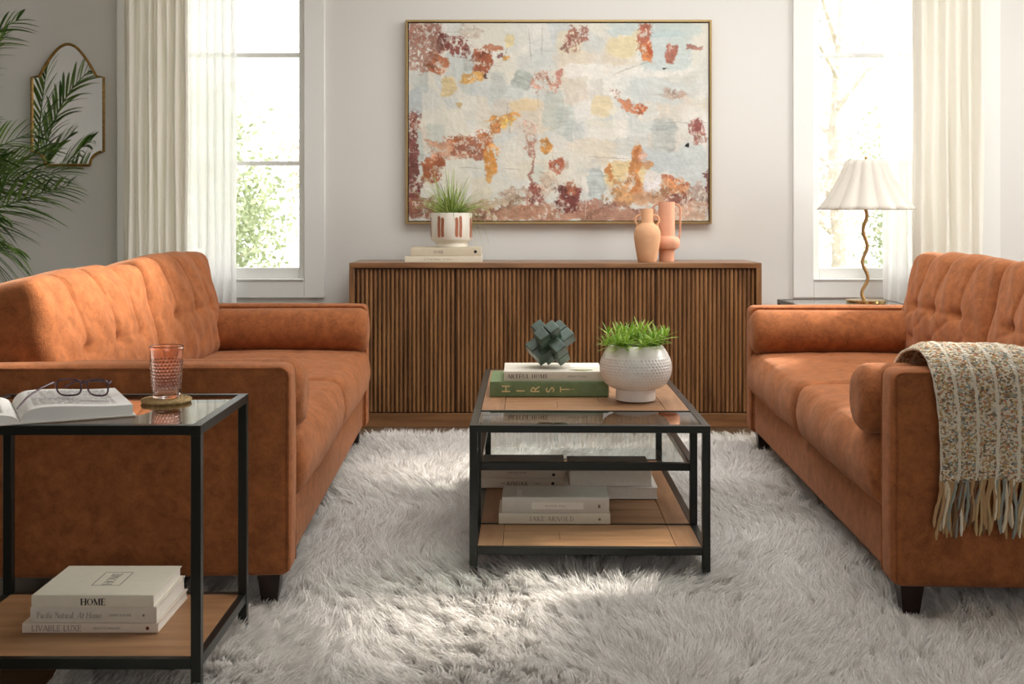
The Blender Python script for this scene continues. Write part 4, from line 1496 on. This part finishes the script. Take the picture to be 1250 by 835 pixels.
# coffee table lower shelf
zl = .1195
bl_ = 'books on the coffee table shelf'
bJ = book('thin ivory book lettered JAKE ARNOLD at the bottom, nearest stack on the lower shelf', (.126, 3.40, zl), .331, .165, .0315, cov('ivory_cover_warm', (222, 214, 196)), R(-.8), bl_,
          titles=(('JAKE ARNOLD', .0135, -.075, dict(DID, mat=M['ink_grey'], gap=.2, thick=.13)),))
MB().box(.13, .137, .0003, .0008, .011, .018).build('emblem', M['ink_grey'], bJ)
bT = book('thick pale grey book with white spine label, topmost of the front lower-shelf stack', (.129, 3.402, zl + .0317), .318, .150, .046, cov('pale_grey_cover', (212, 208, 198)), R(-1.2), bl_)
MB().box(-.07, .083, .0002, .0007, .012, .032).build('spine_label', cov('white_label', (236, 232, 222)), bT)
lettering('PALEY ARCHITECTURE', .0036, M['ink_grey'], bT, (-.028, .0002, .020), (1, 0, 0), (0, 0, 1), thick=.16, thin=.12, serif=0, gap=.25) if False else None
lettering('THE INTERIOR   DESIGN', .0036, M['ink_grey'], bT, (-.032, .0001, .020), (1, 0, 0), (0, 0, 1), thick=.16, thin=.12, serif=0, gap=.2)
MB().box(.126, .133, .0002, .0007, .016, .026).build('emblem', M['ink_grey'], bT)
MB().box(-.115, -.10, .025, .10, .0458, .0464).build('cover_label', cov('white_label_b', (232, 228, 220)), bT)
bK1 = book('ivory book lettered KINFOLK, lower of the rear pair on the lower shelf', (.032, 3.85, zl), .30, .21, .032, cov('ivory_cover_b', (220, 210, 192)), R(-.8), bl_,
           titles=(('THE', .006, -.07, dict(mat=M['ink_grey'], thick=.16, thin=.1, serif=0)), ('KINFOLK', .0115, -.048, dict(DID, thick=.18, gap=.16)), ('TABLE', .006, .04, dict(mat=M['ink_grey'], thick=.16, thin=.1, serif=0))))
MB().lathe([(.0, 0), (.0055, 0), (.0055, .0006), (0, .0006)], 16, cap=False).build('emblem', M['ink'], bK1, mx=Matrix.Translation((.105, .0009, .016)) @ Matrix.Rotation(R(90), 4, 'X'))
dk = cov('charcoal_cover', (52, 54, 52))
bK2 = book('book with a dark cover lying on the KINFOLK book under the glass shelf', (.035, 3.855, zl + .0322), .29, .20, .038, cov('ivory_cover_c', (216, 204, 184)), R(-.8), bl_,
           titles=(('KINFOLK HOME', .006, -.05, dict(DID, gap=.2)),))
MB().box(-.142, .142, .006, .198, .0379, .0386).build('cover_print', dk, bK2)
MB().lathe([(.0, 0), (.0055, 0), (.0055, .0006), (0, .0006)], 16, cap=False).build('emblem', M['ink'], bK2, mx=Matrix.Translation((.105, .0009, .012)) @ Matrix.Rotation(R(90), 4, 'X'))
bR1 = book('white book with page edges to the front, bottom of the rear lower-shelf pair', (.325, 3.945, zl), .30, .24, .037, cov('white_cover', (234, 230, 224)), math.pi - R(1), bl_)
bR2 = book('black-topped book with page edges to the front, lying on the white book', (.322, 3.935, zl + .0372), .27, .22, .054, cov('pink_grey_cover', (206, 190, 180)), math.pi - R(.5), bl_)
MB().box(-.134, .134, .004, .218, .0539, .0546).build('cover_print', dk, bR2)

# sideboard books
gs = 'books on the sideboard'
zb = .8065
bS1 = book('cream book at the bottom under the striped planter on the sideboard', (-.337, 5.635, zb), .378, .25, .031, cov('cream_cover_c', (226, 218, 196)), 0, gs,
           titles=(('INTERIORS   STYLE', .009, -.1, dict(mat=M['ink_grey'], thick=.1, thin=.06, serif=0, gap=.4)),))
bS2 = book('beige upper book under the striped planter on the sideboard', (-.325, 5.637, zb + .0312), .346, .235, .042, cov('beige_cover', (214, 202, 176)), 0, gs,
           titles=(('HOME', .014, -.06, dict(DID, mat=M['ink_grey'], gap=.05)),))
MB().lathe([(.0, 0), (.008, 0), (.008, .0006), (0, .0006)], 16, cap=False).build('emblem', M['ink'], bS2, mx=Matrix.Translation((.145, .0009, .022)) @ Matrix.Rotation(R(90), 4, 'X'))

# ------------------------------------------------------------------ striped planter with grass
pl = thing('planter', 'white planter with painted brown stripes and spiky grass on two books', 'planter', (-.303, 5.745, zb + .0734))
r0 = .1035
MB().lathe([(0, 0), (.078, 0), (.082, .004), (.078, .02), (.082, .026), (.098, .034), (r0, .042), (r0, .168), (r0 - .002, .171), (r0 - .007, .171), (r0 - .009, .168), (r0 - .009, .15), (0, .15)], 56, cap=False).build('pot', M['cream_ceramic'], pl)
MB().lathe([(0, .15), (r0 - .01, .152)], 30, cap=False).build('soil', M['soil'], pl)
k = 0
for cdeg in range(0, 357, 51):
    for off in (-5.7, 5.7):
        a0 = R(cdeg - 118 + off)
        wv = R(4.4)
        nn, mm_ = 5, 16
        vs, fs = [], []
        zlo, zhi = .047 + .003 * math.sin(k), .152 + .005 * math.cos(k * 2.1)
        for j in range(mm_ + 1):
            v = j / mm_
            sc_ = math.sqrt(max(0, 1 - max(0, (abs(v - .5) - .42) / .08) ** 2)) * .98 + .02
            for i in range(nn + 1):
                a = a0 + wv * (i / nn * 2 - 1) * sc_ + .008 * math.sin(v * 9 + k)
                vs.append(((r0 + .0008) * math.cos(a), (r0 + .0008) * math.sin(a), zlo + (zhi - zlo) * v))
        for j in range(mm_):
            for i in range(nn):
                q_ = j * (nn + 1) + i
                fs.append((q_, q_ + 1, q_ + nn + 2, q_ + nn + 1))
        MB().add(vs, fs).build('painted_stripe', M['brown_paint'], pl)
        k += 1
sp = []
rr_ = random.Random(3)
for i in range(200):
    a = rr_.uniform(0, 6.283)
    b = rr_.uniform(0, .06)
    base = Vector((math.cos(a) * b, math.sin(a) * b, .15))
    L = rr_.uniform(.15, .33)
    el_ = rr_.uniform(28, 84)
    a2 = a + rr_.uniform(-.7, .7)
    d = Vector((math.cos(a2) * math.cos(R(el_)), math.sin(a2) * math.cos(R(el_)), math.sin(R(el_))))
    if d.y > 0:
        d.y *= .7
    dr = rr_.uniform(.1, .45) * (1.7 if el_ < 50 and rr_.random() < .35 else 1)
    pts = [base + d * L * u + Vector((0, 0, -dr * L * u * u)) for u in np.linspace(0, 1, 7)]
    ws = [.0038 * (1 - .85 * u) for u in np.linspace(0, 1, 7)]
    s_ = d.cross(Vector((0, 0, 1))).normalized()
    s_ = (s_ + Vector((rr_.uniform(-.5, .5), 0, rr_.uniform(-.5, .5)))).normalized()
    sp.append((pts, ws, s_))
for (tx, tz, dx_) in ((.19, .02, .12), (.16, .0, .10), (-.16, .19, -.12), (.24, .10, .15), (.13, -.02, .1)):
    p0, p1, p2 = Vector((.04 * (1 if tx > 0 else -1), -.02, .16)), Vector((dx_, -.05, .27)), Vector((tx, -.07, tz))
    pts = [p0 * (1 - u) ** 2 + p1 * 2 * u * (1 - u) + p2 * u * u for u in np.linspace(0, 1, 10)]
    sp.append((pts, [.0026 * (1 - .8 * u) for u in np.linspace(0, 1, 10)], Vector((.5, .2, .8)).normalized()))
blades(sp).build('foliage', M['grass'], pl, angle=80)

# ------------------------------------------------------------------ vases
v1 = thing('vase', 'short terracotta amphora vase with two small loop handles', 'vase', (.672, 5.70, zb), 0, 'terracotta vases on the sideboard')
MB().lathe([(0, 0), (.044, 0), (.047, .004), (.053, .04), (.062, .09), (.066, .125), (.065, .15), (.057, .172), (.042, .186), (.031, .195), (.0285, .205), (.0285, .262), (.0275, .265), (.024, .265), (.0235, .25), (.0235, .21), (0, .2)], 56, cap=False).build('body', M['terra'], v1)
for s_ in (-1, 1):
    pts = [(s_ * .027, 0, .232)] + [(s_ * (.027 + .032 * math.sin(a) ** .8), 0, .208 + .026 * math.cos(a)) for a in np.linspace(.35, 2.4, 10)] + [(s_ * .052, 0, .172)]
    MB().tube(pts, .0052, 10).build('handle', M['terra'], v1)
v2 = thing('vase', 'taller pink terracotta vase with bulging base and long thin handles', 'vase', (.782, 5.80, zb), 0, 'terracotta vases on the sideboard')
MB().lathe([(0, 0), (.038, 0), (.0385, .004), (.0385, .05), (.042, .058), (.058, .066), (.066, .082), (.067, .1), (.062, .115), (.05, .124), (.043, .128), (.0415, .134), (.0415, .297), (.040, .3), (.036, .3), (.0355, .28), (.0355, .14), (0, .13)], 56, cap=False).build('body', M['terra2'], v2)
for s_ in (-1, 1):
    pts = [(s_ * .040, 0, .288)] + [(s_ * (.045 + .024 * math.sin(a)), 0, .262 + .026 * math.cos(a)) for a in np.linspace(.2, math.pi / 2, 7)] + [(s_ * .069, 0, z) for z in (.24, .2, .16)] + [(s_ * .064, 0, .12), (s_ * .060, 0, .11)]
    MB().tube(pts, .005, 10).build('handle', M['terra2'], v2)

# ------------------------------------------------------------------ marble knot
kt = thing('marble_knot', 'dark green marble interlocking block knot standing on the ARTFUL HOME book', 'sculpture', (.127, 3.785, zt + .0792))
rotm = Euler((R(40), R(-33), R(18)), 'XYZ').to_matrix().to_4x4()
s_ = .041
L = .074
bars = []
for ax in range(3):
    for k in (-1, 1):
        lo = [0, 0, 0]
        hi = [0, 0, 0]
        a1, a2 = (ax + 1) % 3, (ax + 2) % 3
        lo[ax], hi[ax] = -L, L
        lo[a1], hi[a1] = (0, s_) if k > 0 else (-s_, 0)
        lo[a2], hi[a2] = -s_ * .5, s_ * .5
        lo[a2], hi[a2] = -s_ * .52, s_ * .52
        bars.append((lo, hi))
minz = 1e9
corners = []
for lo, hi in bars:
    for x in (lo[0], hi[0]):
        for y in (lo[1], hi[1]):
            for z in (lo[2], hi[2]):
                minz = min(minz, (rotm @ Vector((x, y, z))).z)
for i, (lo, hi) in enumerate(bars):
    g = .0006
    MB().box(lo[0] + g, hi[0] - g * (1 + i), lo[1] + g, hi[1] - g, lo[2] + g, hi[2] - g).build('block', M['stone'], kt, .0025, mx=Matrix.Translation((0, 0, -minz + .0004)) @ rotm)

# ------------------------------------------------------------------ white dimpled pot with succulent
wp = thing('plant_pot', 'round white dimpled footed pot with bright green spiky plant on coffee table', 'planter', (.388, 3.60, .4555))
prof = [(0, 0), (.056, 0), (.0625, .003), (.0625, .034), (.062, .037)]
ctrl = [(.062, .037), (.078, .042), (.096, .055), (.108, .076), (.112, .1), (.110, .122), (.102, .146), (.090, .165), (.082, .174)]
for i in range(len(ctrl) - 1):
    for u in np.linspace(0, 1, 9)[1:]:
        prof.append((ctrl[i][0] * (1 - u) + ctrl[i + 1][0] * u, ctrl[i][1] * (1 - u) + ctrl[i + 1][1] * u))
nb = 58


def dimple(r, z, t):
    if .046 < z < .137:
        row = (z - .046) / .0091
        ri = int(row)
        fz = row - ri
        ft = (t / (2 * math.pi) * nb + .5 * (ri % 2)) % 1
        d = math.hypot((fz - .5) * 1.0, (ft - .5))
        return r + .0016 - .0036 * math.exp(-(d / .26) ** 2)
    return r


# smooth the control outline before dimpling
pr = np.array(prof)
for _ in range(6):
    pr[6:-1] = (pr[5:-2] + pr[6:-1] * 2 + pr[7:]) / 4
prof = [tuple(x) for x in pr] + [(.079, .175), (.076, .172), (.078, .16), (0, .158)]
MB().lathe(prof, nb * 6, cap=False, rfn=dimple).build('pot', M['white_ceramic'], wp, angle=60)
MB().lathe([(0, .158), (.08, .159)], 30, cap=False).build('soil', M['soil'], wp)
sp = []
rr_ = random.Random(9)
for i in range(38):
    a = rr_.uniform(0, 6.283)
    b = .07 * math.sqrt(rr_.random())
    st = Vector((math.cos(a) * b, math.sin(a) * b, .158))
    tip = st + Vector((math.cos(a) * b * .45, math.sin(a) * b * .45, rr_.uniform(.02, .062) * (1.25 - b * 6)))
    nl = 13
    for j in range(nl):
        a2 = j * 2.4 + rr_.uniform(-.3, .3)
        el_ = R(75 - 85 * (j / nl) ** .8)
        L = rr_.uniform(.036, .064)
        d = Vector((math.cos(a2) * math.cos(el_), math.sin(a2) * math.cos(el_), math.sin(el_)))
        b0 = st.lerp(tip, 1 - .5 * j / nl)
        pts = [b0 + d * L * u + Vector((0, 0, -.18 * L * u * u)) for u in np.linspace(0, 1, 5)]
        ws = [.0038 * w_ for w_ in (.7, 1, .9, .6, .08)]
        s2 = d.cross(Vector((0, 0, 1)))
        if s2.length < .05:
            s2 = Vector((1, 0, 0))
        sp.append((pts, ws, s2.normalized()))
blades(sp).build('foliage', M['succ'], wp, angle=80)

# ------------------------------------------------------------------ lamp
lp = thing('table_lamp', 'table lamp with wavy brass stem and scalloped white shade', 'lamp', (1.728, 5.6, .6125))
MB().lathe([(0, 0), (.092, 0), (.094, .002), (.094, .012), (.092, .014), (0, .0145)], 56, cap=False).build('base', M['brass'], lp)
pts = []
for i in range(60):
    u = i / 59
    z = .014 + u * .46
    pts.append((.016 * math.sin(u * 2 * math.pi * 3.0 + 3.4) * (1 - .55 * u) + (-.004), .0, z))
MB().tube(pts, .0085, 12).build('stem', M['brass_m'], lp)
MB().lathe([(0, .47), (.016, .47), (.016, .53), (0, .53)], 16, cap=False).build('socket', M['brass'], lp)
MB().lathe([(0, .53), (.012, .53), (.022, .555), (.03, .585), (.026, .61), (.012, .625), (0, .63)], 24, cap=False).build('bulb', M['white_ceramic'], lp)
m = MB()
for a in (0, 2.094, 4.189):
    m.tube([(0, 0, .66), (.085 * math.cos(a), .085 * math.sin(a), .688)], .0016, 6)
m.tube([(0, 0, .6), (0, 0, .70)], .003, 8)
m.lathe([(0, .70), (.006, .702), (.007, .709), (.003, .716), (0, .717)], 14, cap=False)
m.build('finial', M['brass'], lp)


def scal(r, z, t):
    u = (z - .455) / .24
    lobe = abs(math.cos(t * 7 + .3)) ** .75
    return r * (.90 + .12 * lobe)


prof = [(.232 - .137 * u ** .96 - .012 * math.sin(math.pi * u), .455 + .24 * u + 0) for u in np.linspace(0, 1, 14)]
o = MB().lathe(prof, 224, cap=False, rfn=scal).build('lamp_shade', M['shade'], lp, angle=80)
sm = o.modifiers.new('thickness', 'SOLIDIFY')
sm.thickness = .002

# ------------------------------------------------------------------ glass on coaster
co_ = Vector((-.806, 2.675, .5998))
cs = thing('coaster', 'round woven seagrass coaster under the pink drinking glass', 'coaster', co_)
m = MB()
for k, r_k in enumerate(np.arange(.004, .054, .0062)):
    nseg = max(10, int(r_k * 1100))
    m.tube([(r_k * math.cos(2 * math.pi * i / nseg), r_k * math.sin(2 * math.pi * i / nseg), .0045 + .0008 * math.sin(i * 2.4)) for i in range(nseg)], .0042, 6, closed=True)
m.build('woven_coil', M['seagrass'], cs)
q = NT('pink_glass')
q.b.inputs['Base Color'].default_value = (1, .84, .79, 1)
q.b.inputs['Transmission Weight'].default_value = 1
q.b.inputs['Roughness'].default_value = .02
q.b.inputs['IOR'].default_value = 1.45
gt = thing('drinking_glass', 'pink hobnail drinking glass on the woven coaster', 'glass', co_ + Vector((0, 0, .0092)))


def hob(r, z, t):
    if .012 < z < .088:
        row = (z - .012) / .0076
        ri = int(row)
        fz = row - ri
        ft = (t / (2 * math.pi) * 26 + .5 * (ri % 2)) % 1
        return r + .0016 * math.exp(-((fz - .5) ** 2 + (ft - .5) ** 2) / .07)
    return r


prof = [(0, 0), (.028, 0), (.0305, .002)] + [(.031 + .0085 * u, .004 + .116 * u) for u in np.linspace(0, 1, 66)] + [(.0393, .1212), (.0378, .1212), (.037, .119)]
outer = MB().lathe(prof, 208, cap=False, rfn=hob)
inner_ = [(.0372 - .0082 * u, .118 - .106 * u) for u in np.linspace(0, 1, 16)] + [(.026, .0105), (0, .010)]
n0 = len(outer.v)
outer.lathe(inner_, 208, cap=False)
for k in range(208):
    k2 = (k + 1) % 208
    outer.f.append((n0 - 208 + k, n0 - 208 + k2, n0 + k2, n0 + k))
outer.build('tumbler', q.m, gt, angle=80)

# ------------------------------------------------------------------ open book and spectacles
ob = thing('open_book', 'open book lying face up on the glass side table', 'book', (-1.02, 2.378, .6002), R(27))
bw, bh = .225, .272


def half(sgn, th, name, mat, lift=0.0):
    n = 40
    top, bot = [], []
    for i in range(n + 1):
        u = i / n
        x = sgn * bw * u
        z = .004 + lift + th * (1 - math.exp(-u * 22)) * (1 - .22 * u ** 1.5) + .002 * math.sin(u * 6)
        top.append((x, z))
        bot.append((x, .003))
    m_ = MB()
    poly = top + bot[::-1]
    N_ = len(poly)
    vs = [(x, 0, z) for x, z in poly] + [(x, bh, z) for x, z in poly]
    fs = [(i, (i + 1) % N_, N_ + (i + 1) % N_, N_ + i) for i in range(N_)]
    fs += [(i, i + 1, N_ - 2 - i, N_ - 1 - i) for i in range(n)] + [(N_ + N_ - 1 - i, N_ + N_ - 2 - i, N_ + i + 1, N_ + i) for i in range(n)]
    return m_.add(vs, fs).build(name, mat, ob, angle=40), top


M['page_block'] = simple('page_block_edges', (228, 228, 222), .85)
_, topR = half(1, .027, 'right_pages', M['page'])
_, topL = half(-1, .016, 'left_pages', M['page'])
MB().box(-bw - .006, bw + .006, -.004, bh + .004, 0, .003).build('cover', cov('white_card_cover', (214, 208, 200)), ob, .0008)
rr_ = random.Random(2)


def zat(top, x, sgn):
    xs = [p[0] * sgn for p in top]
    return float(np.interp(abs(x), xs, [p[1] for p in top]))


M['print'] = simple('print_ink', (122, 120, 118), .8)
for sgn, top in ((1, topR), (-1, topL)):
    m = MB()
    for r_i in range(30):
        yy = bh - .028 - r_i * .0072
        x = .03
        end = bw - .028 if r_i % 7 != 6 else .12
        while x < end:
            wl = rr_.uniform(.006, .02)
            x2 = min(x + wl, end)
            za, zb_ = zat(top, x, 1 if True else sgn), zat(top, x2, 1)
            if sgn < 0:
                za, zb_ = [float(np.interp(q_, [abs(p[0]) for p in top], [p[1] for p in top])) for q_ in (x, x2)]
            m.add([(sgn * x, yy, za + .0004), (sgn * x2, yy, zb_ + .0004), (sgn * x2, yy + .0022, zb_ + .0004), (sgn * x, yy + .0022, za + .0004)], [(0, 1, 2, 3)])
            x = x2 + .0035
    m.build('printed_text', M['print'], ob, smooth=False)

gl = thing('eyeglasses', 'plum-coloured eyeglasses standing on the open book', 'glasses', (-.945, 2.535, .6335), R(-3))


def rim(cx):
    pts = []
    for i in range(28):
        a = 2 * math.pi * i / 28
        c_, s2 = math.cos(a), math.sin(a)
        x = .0255 * math.copysign(abs(c_) ** .62, c_)
        z = .0185 * math.copysign(abs(s2) ** .68, s2)
        x *= 1 + (.10 * z / .0185)
        pts.append((cx + x, -.004 * (abs(cx + x) / .06) ** 2 * 3 - z * .18, .0205 + z))
    return pts


for cx in (-.0325, .0325):
    MB().tube(rim(cx), .0021, 8, closed=True).build('rim', M['purple'], gl)
    rp = rim(cx)
    MB().add(rp, [tuple(range(len(rp)))]).build('lens', thin_glass('lens_glass', (.93, .93, .95)), gl, smooth=False)
MB().tube([(-.009, -.003, .028), (-.004, -.004, .0315), (.004, -.004, .0315), (.009, -.003, .028)], .002, 8).build('bridge', M['purple'], gl)
MB().tube([(-.060, -.018, .032), (-.063, -.022, .033), (-.070, -.06, .027), (-.080, -.10, .014), (-.086, -.118, .001), (-.088, -.13, -.006)], [.0024, .0026, .0024, .0022, .0022, .002], 8).build('temple', M['purple'], gl)
MB().tube([(.060, -.016, .032), (.063, -.010, .033), (.058, .006, .033), (.02, .014, .033), (-.03, .018, .030), (-.055, .020, .018)], [.0024, .0026, .0024, .0022, .0022, .002], 8).build('temple', M['purple'], gl)


# ------------------------------------------------------------------ knit throw over the near arm of the right sofa
def throw():
    t = thing('throw_blanket', 'fringed knit throw in cream with tan and blue flecks over the sofa arm', 'blanket', (.961, RS_Y0, 0), -aR)
    # local: +x along the arm towards the back of the sofa, +y into the sofa, z up ; arm outer face y=0, inner face y=.115
    r_ = random.Random(4)
    W_, nu = .50, 70
    path = [(.335, .525), (.33, .575), (.295, .635), (.235, .668), (.17, .684), (.11, .694), (.06, .695), (.015, .678), (-.016, .64), (-.024, .60), (-.026, .53), (-.025, .46), (-.027, .42), (-.026, .372)]
    # resample
    P_ = [Vector((0, y, z)) for y, z in path]
    cum = [0]
    for a, b in zip(P_[:-1], P_[1:]):
        cum.append(cum[-1] + (b - a).length)
    nv = 90
    ss = np.linspace(0, cum[-1], nv + 1)
    ys = np.interp(ss, cum, [p.y for p in P_])
    zs_ = np.interp(ss, cum, [p.z for p in P_])
    for _ in range(5):
        ys[1:-1] = (ys[:-2] + 2 * ys[1:-1] + ys[2:]) / 4
        zs_[1:-1] = (zs_[:-2] + 2 * zs_[1:-1] + zs_[2:]) / 4
    co, uv = [], []
    for j in range(nv + 1):
        s_ = ss[j]
        v = s_ / cum[-1]
        for i in range(nu + 1):
            u = i / nu
            x = .085 + W_ * u + .022 * max(0, v - .25) + .006 * math.sin(v * 9 + u * 3)
            lift = .010 * math.sin(u * math.pi * 2.1 + .2) * math.exp(-((v - .38) / .22) ** 2) + .004 * math.sin(u * 13 + v * 4)
            edge = -.014 * math.exp(-(u / .04) ** 2) * math.exp(-((v - .4) / .3) ** 2)
            fold = .007 * math.sin(u * 15 + v * 1.5) * min(1, max(0, (v - .45) * 3))
            kn = .0018 * math.sin(u * W_ / .0085 * 2 * math.pi) * math.sin(s_ / .0095 * 2 * math.pi)
            co.append((x, ys[j] - fold - abs(fold) * .4 - kn * (v > .5), zs_[j] + lift + edge + kn * (v <= .5)))
            uv.append((W_ * u, s_))
    fs = []
    for j in range(nv):
        for i in range(nu):
            a = j * (nu + 1) + i
            fs.append((a, a + 1, a + nu + 2, a + nu + 1))
    o = np_mesh('knit', np.array(co), np.array(fs), M['throw'], t)
    ul = o.data.uv_layers.new(name='UVMap')
    li = np.zeros(len(o.data.loops), dtype=np.int32)
    o.data.loops.foreach_get('vertex_index', li)
    ul.data.foreach_set('uv', np.array(uv, dtype=np.float32)[li].ravel())
    sm_ = o.modifiers.new('thickness', 'SOLIDIFY')
    sm_.thickness = .007
    sm_.offset = 0
    # fringe
    nt = 100
    for k in range(nt):
        u = (k + .5) / nt
        i = int(u * nu)
        b = Vector(co[nv * (nu + 1) + i])
        L = r_.uniform(.105, .15)
        ph, am = r_.uniform(0, 6), r_.uniform(.002, .006)
        dy = r_.uniform(-.006, .004)
        pts, rs = [], []
        for q_ in range(10):
            s2 = q_ / 9
            pts.append(b + Vector((am * math.sin(ph + s2 * 5) + r_.uniform(-.001, .001) - .012 * (1 - u) * s2, dy * s2 - .002 * math.sin(s2 * 4 + ph), .006 - L * s2)))
            rs.append(.0041 * (1 + .18 * math.sin(q_ * 2.6)) * (1 if q_ < 9 else .5))
        MB().tube(pts, rs, 7).build('tassel', YARN[r_.choice([0, 1, 1, 1, 2, 2, 3, 3, 4, 4, 5])], t)


throw()


# ------------------------------------------------------------------ shaggy rug
def rug():
    X0, X1, Y0, Y1 = -1.0, 1.75, 1.7, 5.22
    t = thing('shag_rug', 'large off-white shaggy fur rug under coffee table and sofas', 'rug', (0, 0, 0))
    MB().box(X0, X1, Y0, Y1, .0005, .0085).build('backing', M['rug_backing'], t, smooth=False)
    r_ = np.random.default_rng(21)
    n = 330000
    # denser towards the camera
    yy = Y0 + (Y1 - Y0) * r_.random(n * 2) ** 1.0
    xx = X0 + (X1 - X0) * r_.random(n * 2)
    keep = (np.abs(xx) < .50 * yy + .12) & (yy > 2.15)
    keep2 = r_.random(n * 2) < np.clip(1.25 - (yy - 2.2) / 4.2, .4, 1)
    far = r_.random(n * 2) < .10
    sel = (keep & keep2) | far
    xx, yy = xx[sel][:n], yy[sel][:n]
    n = len(xx)
    # keep fur out of the table and sofa legs
    cs_ = .034
    ci, cj = np.floor(xx / cs_).astype(int), np.floor(yy / cs_).astype(int)
    hsh = np.random.default_rng(5).random((512, 512, 4))
    h = hsh[ci % 512, cj % 512]
    cx, cy = (ci + .2 + .6 * h[:, 0]) * cs_, (cj + .2 + .6 * h[:, 1]) * cs_
    ang = 2 * np.pi * (fbm(xx * 1.5 + 9, yy * 1.5, 3, 3) * 1.8) + (h[:, 2] - .5) * 1.1
    ang += 2.2
    lean = .45 + .5 * fbm(xx * 3, yy * 3, 15, 2) + (h[:, 3] - .5) * .35
    L = (.052 + .022 * r_.random(n)) * (.75 + .5 * fbm(xx * 2.2 + 30, yy * 2.2, 19, 3))
    for lx, ly in ((-.64, 3.055), (1.026, 2.97), (-.70, 5.1), (1.09, 4.99)):
        L *= np.clip((np.hypot((xx - lx), (yy - ly + .05) * .7) - .015) / .09, .25, 1)
    tip = np.stack([np.cos(ang) * lean * L + (cx - xx) * .35 + r_.normal(size=n) * .006,
                    np.sin(ang) * lean * L + (cy - yy) * .35 + r_.normal(size=n) * .006], 1)
    hor = np.linalg.norm(tip, axis=1)
    hgt = np.sqrt(np.maximum(L ** 2 - hor ** 2, (.35 * L) ** 2))
    w = (.0011 + .0007 * r_.random(n)) * (.8 + yy / 5)
    a2 = r_.random(n) * np.pi * 2
    sd_ = np.stack([np.cos(a2), np.sin(a2), np.zeros(n)], 1)
    seg = 4
    rows = []
    curl = r_.normal(size=(n, 2)) * .006
    for k in range(seg + 1):
        u = k / seg
        px_ = xx + tip[:, 0] * u ** 1.7 + curl[:, 0] * math.sin(u * 3.1)
        py_ = yy + tip[:, 1] * u ** 1.7 + curl[:, 1] * math.sin(u * 3.1)
        pz_ = .007 + hgt * (1 - (1 - u) ** 1.4)
        c = np.stack([px_, py_, pz_], 1)
        ww = (w * (1 - .75 * u ** 2))[:, None]
        rows += [c - sd_ * ww, c + sd_ * ww]
    co = np.stack(rows, 1).reshape(-1, 3)
    base = np.arange(n)[:, None] * (2 * (seg + 1))
    fa = []
    for k in range(seg):
        fa.append(np.concatenate([base + 2 * k, base + 2 * k + 1, base + 2 * k + 3, base + 2 * k + 2], 1))
    fa = np.stack(fa, 1).reshape(-1, 4)
    o = np_mesh('fur_pile', co, fa, M['fur'], t, True)
    o['kind'] = 'stuff'


rug()
